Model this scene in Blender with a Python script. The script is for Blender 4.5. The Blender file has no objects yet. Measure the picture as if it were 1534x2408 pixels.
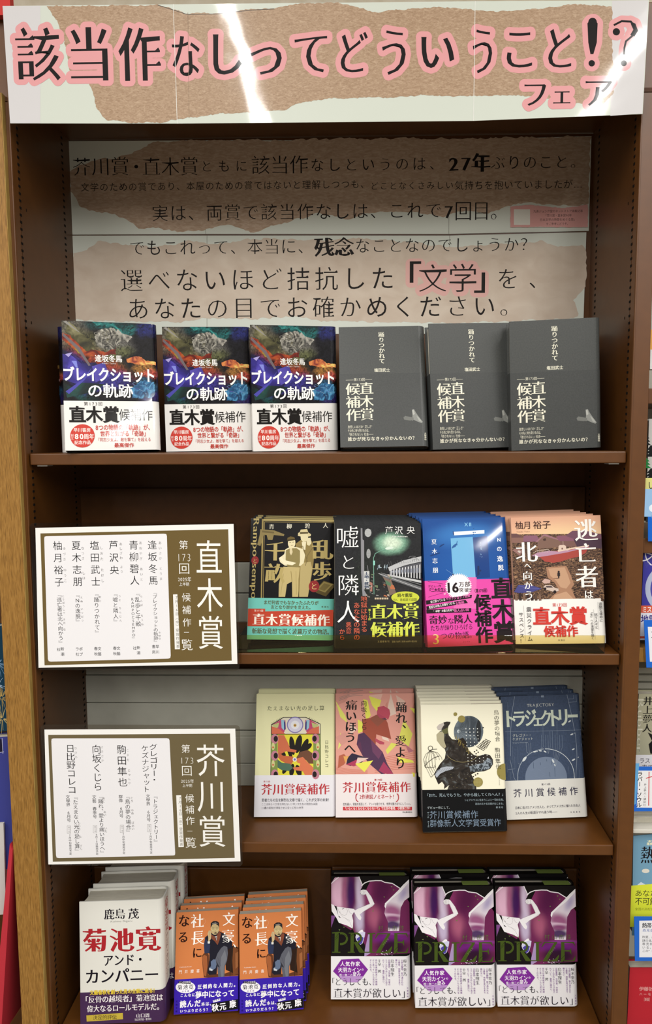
import bpy, math, random
import numpy as np
from mathutils import Matrix, Vector
R = random.Random(7)
scene = bpy.context.scene
col = scene.collection

# ------------------------------------------------------------------ camera
CAM_M = np.array([[0.9997939, -0.0201359, 0.0026069], [0.0198186, 0.9957225, 0.0902432], [-0.0044129, -0.0901729, 0.9959164]])
CAM_C = np.array([0.0533801, -1.0055854, 1.3670648])
FPX, PPX, PPY = 1600.0, 52.695, -29.178
cam = bpy.data.cameras.new('camera'); cam_ob = bpy.data.objects.new('camera', cam); col.objects.link(cam_ob)
m4 = Matrix.Identity(4)
for i in range(3):
    m4[i][0] = CAM_M[i][0]; m4[i][1] = CAM_M[i][2]; m4[i][2] = -CAM_M[i][1]; m4[i][3] = CAM_C[i]
cam_ob.matrix_world = m4
cam.sensor_fit = 'HORIZONTAL'; cam.sensor_width = 36.0; cam.lens = FPX / 1534 * 36
cam.shift_x = -PPX / 1534; cam.shift_y = PPY / 1534; cam.clip_start = 0.02
scene.camera = cam_ob
# ------------------------------------------------------------------ world, light, exposure
w = bpy.data.worlds.new('world'); scene.world = w; w.use_nodes = True
w.node_tree.nodes['Background'].inputs[0].default_value = (1.0, 0.98, 0.94, 1)
w.node_tree.nodes['Background'].inputs[1].default_value = 0.50
TUBES = [(x, y) for x in (-0.34, 0.95, -1.7, 2.2) for y in (-1.35, -2.7, -4.05)]
TUBE_Z, TUBE_W = 2.62, 17.5
scene.view_settings.view_transform = 'Standard'; scene.view_settings.look = 'None'
scene.view_settings.gamma = 1.0; scene.view_settings.use_curve_mapping = False
scene.view_settings.exposure = 0.12

# ------------------------------------------------------------------ measuring: a photo pixel on a real plane
def ray(px, py): return CAM_M @ np.array([(px - 767 - PPX) / FPX, 1.0, -(py - 1204 - PPY) / FPX])
def aty(px, py, y): d = ray(px, py); return CAM_C + d * ((y - CAM_C[1]) / d[1])
def homography(src, dst):
    A = []; b = []
    for (x, y), (u, v) in zip(src, dst):
        A.append([x, y, 1, 0, 0, 0, -u * x, -u * y]); b.append(u)
        A.append([0, 0, 0, x, y, 1, -v * x, -v * y]); b.append(v)
    return np.append(np.linalg.solve(np.array(A, float), np.array(b, float)), 1).reshape(3, 3)

# ------------------------------------------------------------------ materials
def lin(h):
    if isinstance(h, str):
        h = h.lstrip('#'); c = [int(h[i:i + 2], 16) / 255 for i in (0, 2, 4)]
    else: c = h
    return tuple(((x + 0.055) / 1.055) ** 2.4 if x > 0.04045 else x / 12.92 for x in c) + (1.0,)
MATS = {}
def mat(c, rough=0.55, coat=0.0, metal=0.0, wave=0.0, wscale=30.0, coat_r=0.06):
    k = (c, rough, coat, metal, wave, wscale)
    if k in MATS: return MATS[k]
    m = bpy.data.materials.new('paint_' + str(c)); m.use_nodes = True
    nt = m.node_tree; b = nt.nodes['Principled BSDF']
    b.inputs['Base Color'].default_value = lin(c); b.inputs['Roughness'].default_value = rough
    b.inputs['Metallic'].default_value = metal
    if not metal: b.inputs['Specular IOR Level'].default_value = 0.18 if rough > .1 else .5
    if coat: b.inputs['Coat Weight'].default_value = coat; b.inputs['Coat Roughness'].default_value = coat_r
    if wave: bump(nt, b, wave, wscale)
    MATS[k] = m; return m
def bump(nt, b, strength, scale, dist=0.002, detail=2.0):
    n = nt.nodes.new('ShaderNodeTexNoise'); n.inputs['Scale'].default_value = scale; n.inputs['Detail'].default_value = detail
    tc = nt.nodes.new('ShaderNodeTexCoord'); nt.links.new(tc.outputs['Object'], n.inputs['Vector'])
    bp = nt.nodes.new('ShaderNodeBump'); bp.inputs['Strength'].default_value = strength; bp.inputs['Distance'].default_value = dist
    nt.links.new(n.outputs['Fac'], bp.inputs['Height']); nt.links.new(bp.outputs['Normal'], b.inputs['Normal'])
    if 'Coat Normal' in b.inputs: nt.links.new(bp.outputs['Normal'], b.inputs['Coat Normal'])
def ramp_mat(name, stops, scale=(1, 1, 1), nscale=20, detail=6, rough=0.6, coat=0.0, distort=0.0, bmp=0.0, kind='noise', wave=0.0, wscale=30.0, coat_r=0.06, spec=0.2):
    m = bpy.data.materials.new(name); m.use_nodes = True; nt = m.node_tree; b = nt.nodes['Principled BSDF']
    tc = nt.nodes.new('ShaderNodeTexCoord'); mp = nt.nodes.new('ShaderNodeMapping'); mp.inputs['Scale'].default_value = scale
    nt.links.new(tc.outputs['Object'], mp.inputs['Vector'])
    if kind == 'voronoi':
        n = nt.nodes.new('ShaderNodeTexVoronoi'); n.inputs['Scale'].default_value = nscale; out = n.outputs['Color']
    else:
        n = nt.nodes.new('ShaderNodeTexNoise'); n.inputs['Scale'].default_value = nscale; n.inputs['Detail'].default_value = detail
        n.inputs['Distortion'].default_value = distort; out = n.outputs['Fac']
    nt.links.new(mp.outputs['Vector'], n.inputs['Vector'])
    cr = nt.nodes.new('ShaderNodeValToRGB'); el = cr.color_ramp.elements
    el[0].position = stops[0][0]; el[0].color = lin(stops[0][1]); el[1].position = stops[-1][0]; el[1].color = lin(stops[-1][1])
    for p, c in stops[1:-1]: e = el.new(p); e.color = lin(c)
    nt.links.new(out, cr.inputs['Fac']); nt.links.new(cr.outputs['Color'], b.inputs['Base Color']); b.inputs['Specular IOR Level'].default_value = spec
    b.inputs['Roughness'].default_value = rough
    if coat: b.inputs['Coat Weight'].default_value = coat; b.inputs['Coat Roughness'].default_value = coat_r
    if bmp:
        bp = nt.nodes.new('ShaderNodeBump'); bp.inputs['Strength'].default_value = bmp; bp.inputs['Distance'].default_value = 0.0006
        nt.links.new(n.outputs['Fac'], bp.inputs['Height']); nt.links.new(bp.outputs['Normal'], b.inputs['Normal'])
    elif wave: bump(nt, b, wave, wscale)
    return m
def blob_mat(name, base, blobs, H, amount=0.02, nscale=25, rough=0.4, coat=0.0, tex=0.0, wave=0.0):
    """printed soft colour patches: (u, v, ru, rv, angle, colour, strength, softness) in metres on the sheet"""
    m = bpy.data.materials.new(name); m.use_nodes = True; nt = m.node_tree; b = nt.nodes['Principled BSDF']; L = nt.links
    tc = nt.nodes.new('ShaderNodeTexCoord'); n = nt.nodes.new('ShaderNodeTexNoise'); n.inputs['Scale'].default_value = nscale; n.inputs['Detail'].default_value = 5
    L.new(tc.outputs['Object'], n.inputs['Vector'])
    sub = nt.nodes.new('ShaderNodeVectorMath'); sub.operation = 'SUBTRACT'; sub.inputs[1].default_value = (0.5, 0.5, 0.5); L.new(n.outputs['Color'], sub.inputs[0])
    sc = nt.nodes.new('ShaderNodeVectorMath'); sc.operation = 'SCALE'; sc.inputs['Scale'].default_value = amount; L.new(sub.outputs[0], sc.inputs[0])
    ad = nt.nodes.new('ShaderNodeVectorMath'); ad.operation = 'ADD'; L.new(tc.outputs['Object'], ad.inputs[0]); L.new(sc.outputs[0], ad.inputs[1])
    cur = None
    for (u, v, ru, rv, ang, c, st, soft) in blobs:
        mp = nt.nodes.new('ShaderNodeMapping'); mp.vector_type = 'TEXTURE'
        mp.inputs['Location'].default_value = (u, 0, v); mp.inputs['Rotation'].default_value = (0, math.radians(-ang), 0); mp.inputs['Scale'].default_value = (ru, 1000, rv)
        L.new(ad.outputs[0], mp.inputs['Vector'])
        ln = nt.nodes.new('ShaderNodeVectorMath'); ln.operation = 'LENGTH'; L.new(mp.outputs[0], ln.inputs[0])
        mr = nt.nodes.new('ShaderNodeMapRange'); mr.interpolation_type = 'SMOOTHSTEP'; mr.inputs[1].default_value = 1 + soft; mr.inputs[2].default_value = 1 - soft
        mr.inputs[3].default_value = 0; mr.inputs[4].default_value = st; L.new(ln.outputs['Value'], mr.inputs[0])
        mx = nt.nodes.new('ShaderNodeMix'); mx.data_type = 'RGBA'; L.new(mr.outputs[0], mx.inputs[0])
        if cur is None: mx.inputs[6].default_value = lin(base)
        else: L.new(cur, mx.inputs[6])
        mx.inputs[7].default_value = lin(c); cur = mx.outputs[2]
    if tex:
        n2 = nt.nodes.new('ShaderNodeTexNoise'); n2.inputs['Scale'].default_value = nscale * 4; n2.inputs['Detail'].default_value = 8; n2.inputs['Distortion'].default_value = 1.5
        L.new(tc.outputs['Object'], n2.inputs['Vector'])
        mr = nt.nodes.new('ShaderNodeMapRange'); mr.inputs[1].default_value = 0.3; mr.inputs[2].default_value = 0.7; mr.inputs[3].default_value = 1 - tex; mr.inputs[4].default_value = 1 + tex
        L.new(n2.outputs['Fac'], mr.inputs[0])
        vm = nt.nodes.new('ShaderNodeVectorMath'); vm.operation = 'SCALE'; L.new(cur, vm.inputs[0]); L.new(mr.outputs[0], vm.inputs['Scale']); cur = vm.outputs[0]
    L.new(cur, b.inputs['Base Color']); b.inputs['Roughness'].default_value = rough; b.inputs['Specular IOR Level'].default_value = .18
    if coat: b.inputs['Coat Weight'].default_value = coat; b.inputs['Coat Roughness'].default_value = 0.04
    if wave: bump(nt, b, wave, 14)
    return m
def clear_mat(name, tint, gloss=0.12, rough=0.03):
    m = bpy.data.materials.new(name); m.use_nodes = True; nt = m.node_tree; nt.nodes.remove(nt.nodes['Principled BSDF'])
    out = nt.nodes['Material Output']; t = nt.nodes.new('ShaderNodeBsdfTransparent'); t.inputs[0].default_value = lin(tint)
    g = nt.nodes.new('ShaderNodeBsdfGlossy'); g.inputs['Roughness'].default_value = rough
    fr = nt.nodes.new('ShaderNodeFresnel'); fr.inputs[0].default_value = 1.45
    mx = nt.nodes.new('ShaderNodeMixShader'); nt.links.new(fr.outputs[0], mx.inputs[0]); nt.links.new(t.outputs[0], mx.inputs[1]); nt.links.new(g.outputs[0], mx.inputs[2])
    nt.links.new(mx.outputs[0], out.inputs[0]); return m
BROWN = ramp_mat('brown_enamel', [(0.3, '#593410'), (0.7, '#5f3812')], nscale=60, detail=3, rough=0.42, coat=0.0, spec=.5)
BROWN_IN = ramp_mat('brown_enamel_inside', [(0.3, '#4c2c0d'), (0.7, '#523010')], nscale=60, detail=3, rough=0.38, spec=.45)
GREY = ramp_mat('grey_slat_enamel', [(0.3, '#b4b3a6'), (0.7, '#bab9ac')], nscale=40, detail=3, rough=0.45)
DARK = mat('#0c0806', 0.8)
OAK = ramp_mat('oak_veneer', [(0.25, '#6c4b1f'), (0.5, '#936a30'), (0.75, '#a87e41')], scale=(1, 1, .09), nscale=620, detail=5, rough=0.5, distort=0.9, spec=.3)
OAK_EDGE = ramp_mat('oak_edge_band', [(0.25, '#8f7236'), (0.75, '#b39556')], scale=(1, 1, .12), nscale=300, detail=5, rough=0.5)
PAPER = mat('#f0eee6', 0.7)

# ------------------------------------------------------------------ mesh helpers
def add_mesh(name, V, F, mats, mi=None, parent=None, smooth=False, props=None):
    me = bpy.data.meshes.new(name); me.from_pydata([tuple(map(float, v)) for v in V], [], [tuple(map(int, f)) for f in F])
    for m in mats: me.materials.append(m)
    if mi is not None: me.polygons.foreach_set('material_index', np.array(mi, 'i'))
    if smooth: me.polygons.foreach_set('use_smooth', np.ones(len(F), bool))
    me.update()
    o = bpy.data.objects.new(name, me); col.objects.link(o)
    if parent is not None: o.parent = parent
    if props:
        for k, v in props.items(): o[k] = v
    return o
BOXF = [(0, 1, 3, 2), (4, 6, 7, 5), (0, 4, 5, 1), (2, 3, 7, 6), (0, 2, 6, 4), (1, 5, 7, 3)]
def box(name, x0, x1, y0, y1, z0, z1, m, parent=None, bev=0.0, **props):
    V = [(x, y, z) for x in (x0, x1) for y in (y0, y1) for z in (z0, z1)]
    o = add_mesh(name, V, BOXF, [m], parent=parent, props=props or None)
    if bev:
        b = o.modifiers.new('b', 'BEVEL'); b.width = bev; b.segments = 2
    return o
def boxes(name, L, m, parent=None, **props):
    V = []; F = []
    for (x0, x1, y0, y1, z0, z1) in L:
        k = len(V); V += [(x, y, z) for x in (x0, x1) for y in (y0, y1) for z in (z0, z1)]; F += [tuple(k + i for i in f) for f in BOXF]
    return add_mesh(name, V, F, [m], parent=parent, props=props or None)
def empty(name, loc, label=None, cat=None, group=None, kind=None):
    o = bpy.data.objects.new(name, None); col.objects.link(o); o.location = loc; o.empty_display_size = 0.02
    if label: o['label'] = label
    if cat: o['category'] = cat
    if group: o['group'] = group
    if kind: o['kind'] = kind
    return o
def copy_tree(o, parent=None):
    c = o.copy(); col.objects.link(c); c.parent = parent
    for ch in list(o.children): copy_tree(ch, c)
    return c

# ------------------------------------------------------------------ lettering: outlines of single characters, weight changed per stroke direction
FONT = {}
def raw_glyph(ch):
    if ch in FONT: return FONT[ch]
    c = bpy.data.curves.new('t', 'FONT'); c.body = ch; c.resolution_u = 3
    o = bpy.data.objects.new('t', c); col.objects.link(o)
    me = bpy.data.meshes.new_from_object(o.evaluated_get(bpy.context.evaluated_depsgraph_get()))
    n = len(me.vertices); v = np.zeros(n * 3); me.vertices.foreach_get('co', v); v = v.reshape(-1, 3)[:, :2].copy()
    F = [list(p.vertices) for p in me.polygons]
    bpy.data.objects.remove(o); bpy.data.curves.remove(c); bpy.data.meshes.remove(me)
    if n:
        G = []
        for f in F:
            p = v[f]; a = np.sum(p[:, 0] * np.roll(p[:, 1], -1) - np.roll(p[:, 0], -1) * p[:, 1])
            G.append(f if a > 0 else f[::-1])
        F = G
    ed = {}
    for f in F:
        for a, b in zip(f, f[1:] + f[:1]): ed[(a, b)] = 1
    nx = {a: b for (a, b) in ed if (b, a) not in ed}
    FONT[ch] = (v, F, nx); return FONT[ch]
STY = {'s': (0, 0), 'l': (-.014, -.014), 'xl': (-.022, -.022), 'r': (-.004, -.004), 'b': (.016, .018), 'h': (.028, .034), 'm': (-.025, -.004), 'mn': (-.024, .018), 'mb': (-.014, .022), 'ml': (-.027, -.014), 'mh': (-.018, .046)}
GC = {}
def glyph(ch, st):
    if (ch, st) in GC: return GC[(ch, st)]
    v, F, nx = raw_glyph(ch)
    a, b = STY[st]; cjk = ord(ch) > 0x2e80; kanji = ord(ch) >= 0x4e00
    if st[0] == 'm' and not kanji and cjk: a += {'m': .006, 'mn': .008, 'ml': .004, 'mb': .02, 'mh': .03}[st]
    if a < 0 and len(v):
        # dense characters have thinner strokes: never thin a bar below .026 em
        hl = []; 
        for i, j in nx.items():
            e = v[j] - v[i]; l = abs(e[1])
            if .025 < l < .1 and abs(e[0]) < .12 * l: hl.append(l)
        th = float(np.percentile(hl, 30)) if hl else .07
        a = max(a, -(th / 2 - .0145)) if th > .03 else 0
        if b < 0: b = max(b, -(th / 2 - .016))
    P = v.copy(); extra = []
    if len(v) and (a or b):
        pv = {y: x for x, y in nx.items()}
        for i in nx:
            if i not in pv: continue
            e1 = v[i] - v[pv[i]]; e2 = v[nx[i]] - v[i]
            l1 = np.hypot(*e1); l2 = np.hypot(*e2)
            if l1 < 1e-6 or l2 < 1e-6: continue
            n1 = np.array([e1[1], -e1[0]]) / l1; n2 = np.array([e2[1], -e2[0]]) / l2
            d1 = a * n1[1] ** 2 + b * n1[0] ** 2; d2 = a * n2[1] ** 2 + b * n2[0] ** 2
            det = n1[0] * n2[1] - n1[1] * n2[0]
            if abs(det) > .25: dl = np.array([d1 * n2[1] - d2 * n1[1], n1[0] * d2 - n2[0] * d1]) / det
            else:
                nn = n1 + n2; q = np.hypot(*nn); dl = nn / q * (d1 + d2) / 2 if q > .1 else np.zeros(2)
            q = np.hypot(*dl); mxl = 2.2 * max(abs(a), abs(b))
            if q > mxl: dl *= mxl / q
            P[i] = v[i] + dl
            if st[0] == 'm' and kanji and n2[0] > .97 and l2 < .1 and n1[1] < -.95 and l1 > .07:
                j = nx[i]; k = nx.get(j)
                if k is not None and v[k][0] < v[j][0] - .07 and abs(v[k][1] - v[j][1]) < .03: extra.append(j)
    F = list(F)
    for j in extra:
        x, y = P[j]; k = len(P); P = np.vstack([P, [(x - .11, y + .0006), (x, y + .0006), (x - .035, y + .05)]]); F.append([k, k + 1, k + 2])
    GC[(ch, st)] = (P, F); return GC[(ch, st)]
def adv(ch):
    if ch == ' ': return .35
    if ch == '\u3000': return 1.0
    if ord(ch) > 0x2000: return 1.0
    if ch.isdigit(): return .60
    v = raw_glyph(ch)[0]
    return (v[:, 0].max() - v[:, 0].min()) + .09 if len(v) else .3
ROT = set('ー—…「」『』（）()〜–-―')
SMALL = set('っゃゅょャュョッァィゥェォぁぃぅぇぉ')

class Sheet:
    """flat print on a sheet: crop pixels (origin, scale) of the photographed sheet become metres on it"""
    def __init__(s, quad, frame, W, H, rough=0.55, coat=0.0, wave=0.0):
        ox, oy, k = frame
        src = [((x - ox) * k, (y - oy) * k) for x, y in quad]
        s.h = homography(src, [(-W / 2, H), (W / 2, H), (W / 2, 0), (-W / 2, 0)])
        s.W, s.H = W, H; s.rough, s.coat, s.wave = rough, coat, wave; s.lay = 1; s.off = 0.0001; s.segs = []; s.new()
    def new(s): s.V = []; s.F = []; s.MI = []; s.mats = []
    def p(s, x, y):
        q = s.h @ np.array([x, y, 1.0]); return q[:2] / q[2]
    def m(s, c):
        m = c if not isinstance(c, str) else mat(c, s.rough, s.coat, 0, s.wave)
        if m not in s.mats: s.mats.append(m)
        return s.mats.index(m)
    def depth(s): return -(s.off + s.lay * 4e-6)
    def raw(s, pts, faces, c):
        k = len(s.V); d = s.depth(); s.V += [(u, d, v) for u, v in pts]; i = s.m(c)
        for f in faces: s.F.append([k + j for j in f]); s.MI.append(i)
    def clampuv(s, q): return (min(max(q[0], -s.W / 2), s.W / 2), min(max(q[1], 0), s.H))
    def poly(s, pts, c, clip=True, up=True):
        if up: s.lay += 1
        q = [s.p(*a) for a in pts]
        if clip: q = [s.clampuv(a) for a in q]
        s.raw(q, [list(range(len(q)))[::-1] if sum(q[i][0] * q[i - 1][1] - q[i - 1][0] * q[i][1] for i in range(len(q))) > 0 else list(range(len(q)))], c)
    def rect(s, x0, y0, x1, y1, c): s.poly([(x0, y0), (x1, y0), (x1, y1), (x0, y1)], c)
    def uv(s, pts, c):
        s.lay += 1; s.raw(pts, [list(range(len(pts)))], c)
    def disc(s, x, y, r, c, ry=None, n=28, ang=0):
        ry = ry or r; ca, sa = math.cos(ang), math.sin(ang)
        s.poly([(x + r * math.cos(t) * ca - ry * math.sin(t) * sa, y + r * math.cos(t) * sa + ry * math.sin(t) * ca) for t in [2 * math.pi * i / n for i in range(n)]], c)
    def burst(s, x, y, r0, r1, n, c):
        s.poly([(x + (r1 if i % 2 else r0) * math.cos(math.pi * i / n), y + (r1 if i % 2 else r0) * math.sin(math.pi * i / n)) for i in range(2 * n)], c)
    def torn(s, pts, c, amp=3.0, step=7.0, seed=1):
        r = random.Random(seed); out = []
        for (a, b) in zip(pts, pts[1:] + pts[:1]):
            n = max(1, int(math.dist(a, b) / step)); dx, dy = b[0] - a[0], b[1] - a[1]; L = math.hypot(dx, dy) or 1; o = 0
            for i in range(n):
                t = i / n; o = o * .6 + r.uniform(-amp, amp)
                out.append((a[0] + dx * t - dy / L * o, a[1] + dy * t + dx / L * o))
        s.poly(out, c)
    def line(s, pts, wd, c):
        s.lay += 1; q = [s.p(*a) for a in pts]; hw = wd / 2 * np.linalg.norm(s.p(pts[0][0] + 1, pts[0][1]) - s.p(*pts[0]))
        for a, b in zip(q, q[1:]):
            d = b - a; L = np.hypot(*d)
            if L < 1e-7: continue
            n = np.array([-d[1], d[0]]) / L * hw; e = d / L * hw * .5
            s.raw([a - e - n, b + e - n, b + e + n, a - e + n], [[0, 1, 2, 3]], c); s.lay += .08
    def arc(s, x, y, rx, ry, a0, a1, wd, c, n=20):
        s.line([(x + rx * math.cos(math.radians(a0 + (a1 - a0) * i / n)), y + ry * math.sin(math.radians(a0 + (a1 - a0) * i / n))) for i in range(n + 1)], wd, c)
    def t(s, txt, x0, y0, x1, y1, c='#141414', st='s', v=False, rot=0.0, grow=0.0, skew=0.0, sx=None, upright=False, em=None, stretch=0):
        """set a line of characters so that it fills the box (crop pixels); v: set from top to bottom"""
        s.lay += 1
        k = abs(s.p((x0 + x1) / 2 + 1, (y0 + y1) / 2)[0] - s.p((x0 + x1) / 2, (y0 + y1) / 2)[0])
        ky = abs(s.p((x0 + x1) / 2, (y0 + y1) / 2 + 1)[1] - s.p((x0 + x1) / 2, (y0 + y1) / 2)[1])
        w, h = (x1 - x0) * k, (y1 - y0) * ky
        A = [1.0 if (v and upright) else adv(ch) for ch in txt]; S = sum(A)
        if v: start = (s.p(x0, y0) + s.p(x1, y0)) / 2; L = h; E = em * k if em else w / .92
        else: start = (s.p(x0, y0) + s.p(x0, y1)) / 2; L = w; E = em * ky if em else h / .92
        gs = E; a0 = .92 * min(A[0], 1.0)
        if S > 1.2 and sx is None:
            step = (L - a0 * E) / (S - a0)
            if stretch == 0 and all(ord(c_) < 0x2000 for c_ in txt): stretch = 1.0
            if stretch: step = L / (S - .06); ga = step * .98 * stretch; a0 = A[0] - .06
            elif E > step * 1.03: step = L / (S - .06); ga = step * 1.02; a0 = A[0] - .06; e0 = a0 / 2 * step
            else: ga = E
            e0 = a0 / 2 * (E if ga == E else step)
        else: step = L / S; ga = E if sx is None else E * sx; e0 = A[0] / 2 * step
        pos = 0.0; mi = s.m(c); d = s.depth(); pass; cr, sr = math.cos(math.radians(rot)), math.sin(math.radians(rot))
        for ch, a in zip(txt, A):
            mid = (pos + a / 2 - A[0] / 2) * step + e0; pos += a
            if ch in ' \u3000': continue
            P, F = glyph(ch, st)
            if not len(P): continue
            cx = .5 if ord(ch) > 0x2000 else (P[:, 0].max() + P[:, 0].min()) / 2
            g = P - np.array([cx, .38])
            if v:
                if ch in ROT or (not upright and ord(ch) < 0x2000): g = np.stack([g[:, 1] * gs, -g[:, 0] * ga], 1)
                else:
                    g = g * np.array([gs, ga])
                    if ch in '、。': g = g + np.array([.58 * gs, .55 * ga])
                    elif ch in SMALL: g = g + np.array([.1 * gs, .08 * ga])
                g = g + np.array([0, -mid])
            else:
                g = g * np.array([ga, gs]); g[:, 0] += skew * g[:, 1] + mid
            if rot: g = np.stack([g[:, 0] * cr - g[:, 1] * sr, g[:, 0] * sr + g[:, 1] * cr], 1)
            q = start + g; base = len(s.V)
            if grow: s.segs += [(q[i_], q[j_]) for i_, j_ in raw_glyph(ch)[2].items()]; continue
            s.V += [(a_, d, b_) for a_, b_ in q]
            for f in F: s.F.append([base + j for j in f]); s.MI.append(mi)
    def halo(s, r, c, cell):
        """one flat outline shape around all collected strokes, traced on a fine grid (metres)"""
        S = np.array([(a[0], a[1], b[0], b[1]) for a, b in s.segs]); s.segs = []; s.lay += 1
        x0 = min(S[:, 0].min(), S[:, 2].min()) - r * 1.6; y0 = min(S[:, 1].min(), S[:, 3].min()) - r * 1.6
        nx = int((max(S[:, 0].max(), S[:, 2].max()) + r * 1.6 - x0) / cell) + 2; ny = int((max(S[:, 1].max(), S[:, 3].max()) + r * 1.6 - y0) / cell) + 2
        D = np.full((ny, nx), 9.0); pad = r * 1.3
        for ax, ay, bx, by in S:
            i0 = max(0, int((min(ax, bx) - pad - x0) / cell)); i1 = min(nx, int((max(ax, bx) + pad - x0) / cell) + 2); j0 = max(0, int((min(ay, by) - pad - y0) / cell)); j1 = min(ny, int((max(ay, by) + pad - y0) / cell) + 2)
            X = x0 + np.arange(i0, i1) * cell; Y = (y0 + np.arange(j0, j1) * cell)[:, None]; dx, dy = bx - ax, by - ay; L = dx * dx + dy * dy + 1e-14
            t = np.clip(((X - ax) * dx + (Y - ay) * dy) / L, 0, 1); d = np.hypot(X - ax - t * dx, Y - ay - t * dy); W_ = D[j0:j1, i0:i1]; np.minimum(W_, d, out=W_)
        f = r - D; ins = f > 0; allin = ins[:-1, :-1] & ins[1:, :-1] & ins[:-1, 1:] & ins[1:, 1:]; anyin = ins[:-1, :-1] | ins[1:, :-1] | ins[:-1, 1:] | ins[1:, 1:]
        P = []; F = []
        def quad(a): k = len(P); P.extend(a); F.append(list(range(k, k + len(a))))
        for j in range(ny - 1):
            i = 0; row = allin[j]
            while i < nx - 1:
                if row[i]:
                    e = i
                    while e < nx - 1 and row[e]: e += 1
                    quad([(x0 + i * cell, y0 + j * cell), (x0 + e * cell, y0 + j * cell), (x0 + e * cell, y0 + (j + 1) * cell), (x0 + i * cell, y0 + (j + 1) * cell)]); i = e
                elif anyin[j, i]:
                    cs = [(i, j), (i + 1, j), (i + 1, j + 1), (i, j + 1)]; out = []
                    for (a, b), (c_, d_) in zip(cs, cs[1:] + cs[:1]):
                        fa, fb = f[b, a], f[d_, c_]
                        if fa > 0: out.append((x0 + a * cell, y0 + b * cell))
                        if (fa > 0) != (fb > 0): t = fa / (fa - fb); out.append((x0 + (a + (c_ - a) * t) * cell, y0 + (b + (d_ - b) * t) * cell))
                    if len(out) > 2: quad(out)
                    i += 1
                else: i += 1
        s.raw(P, F, c)
    def fit(s, ch, x0, y0, x1, y1, c, st='s'):
        """one character, its ink filling the box exactly"""
        s.lay += 1; P, F = glyph(ch, st); lo, hi = P.min(0), P.max(0); a, b = s.p(x0, y1), s.p(x1, y0)
        q = a + (P - lo) / (hi - lo) * (b - a); s.raw([tuple(z) for z in q], F, c)
    def flush(s, name, parent, clip=False):
        if not s.F: return None
        if clip:
            V = np.array(s.V); V[:, 0] = np.clip(V[:, 0], -s.W / 2, s.W / 2); V[:, 2] = np.clip(V[:, 2], 0.0, s.H); s.V = [tuple(a) for a in V]
        o = add_mesh(name, s.V, s.F, s.mats, s.MI, parent); s.new(); return o

class Plane(Sheet):
    """a sheet hanging upright at depth y, its corners where the photo shows them"""
    def __init__(s, corners, y, frame, rough=0.55, coat=0.0, wave=0.0, lean=0.0):
        P = [aty(px, py, y) for px, py in corners]
        s.cx = (P[2][0] + P[3][0]) / 2; s.z0 = (P[2][2] + P[3][2]) / 2; s.y = y
        s.C = [(a[0] - s.cx, a[2] - s.z0) for a in P]
        Sheet.__init__(s, corners, frame, 10, 10, rough, coat, wave)
        ox, oy, k = frame
        s.h = homography([((x - ox) * k, (y_ - oy) * k) for x, y_ in corners], s.C)
    def clampuv(s, q): return (q[0], q[1])
    def slab(s, name, m, parent, t=0.0006, C=None):
        C = C or s.C; V = [(a, yy, b) for yy in (0, t) for a, b in C]
        return add_mesh(name, V, [(3, 2, 1, 0), (4, 5, 6, 7), (0, 1, 5, 4), (1, 2, 6, 5), (2, 3, 7, 6), (3, 0, 4, 7)], [m], parent=parent)

# ================================================================== room
def shell(name, x0, x1, y0, y1, z0, z1, m): return box(name, x0, x1, y0, y1, z0, z1, m, kind='structure')
WALLC = ramp_mat('cream_wall', [(0.35, '#d8cdb6'), (0.65, '#e6ddca')], nscale=30, detail=6, rough=0.7)
shell('floor', -3.5, 3.5, -6, 0.6, -0.05, 0, ramp_mat('floor_tile', [(0.3, '#7a7165'), (0.7, '#877e72')], nscale=6, rough=0.5))
shell('ceiling', -3.5, 3.5, -6, 0.6, 2.70, 2.75, mat('#e8e4da', 0.9))
shell('wall_back', -3.5, 3.5, 0.40, 0.45, 0, 2.70, WALLC)
shell('wall_front', -3.5, 3.5, -6.05, -6, 0, 2.70, mat('#574c40', 0.9))
def lamp_tube(x, y):
    t = empty('ceiling_light', (x, y, TUBE_Z), 'fluorescent tube fitting on the ceiling in front of the bookcase', 'ceiling light', 'ceiling tube lights')
    box('housing', -0.05, 0.05, -0.6, 0.6, 0.02, 0.075, mat('#dedbd2', 0.6), t)
    l = bpy.data.lights.new('tube_lamp', 'AREA'); l.shape = 'RECTANGLE'; l.size = 0.045; l.size_y = 1.18; l.energy = TUBE_W; l.color = (1.0, 0.985, 0.955)
    o = bpy.data.objects.new('tube_lamp', l); col.objects.link(o); o.parent = t; o.location = (0, 0, 0.0)
for x, y in TUBES: lamp_tube(x, y)

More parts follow.
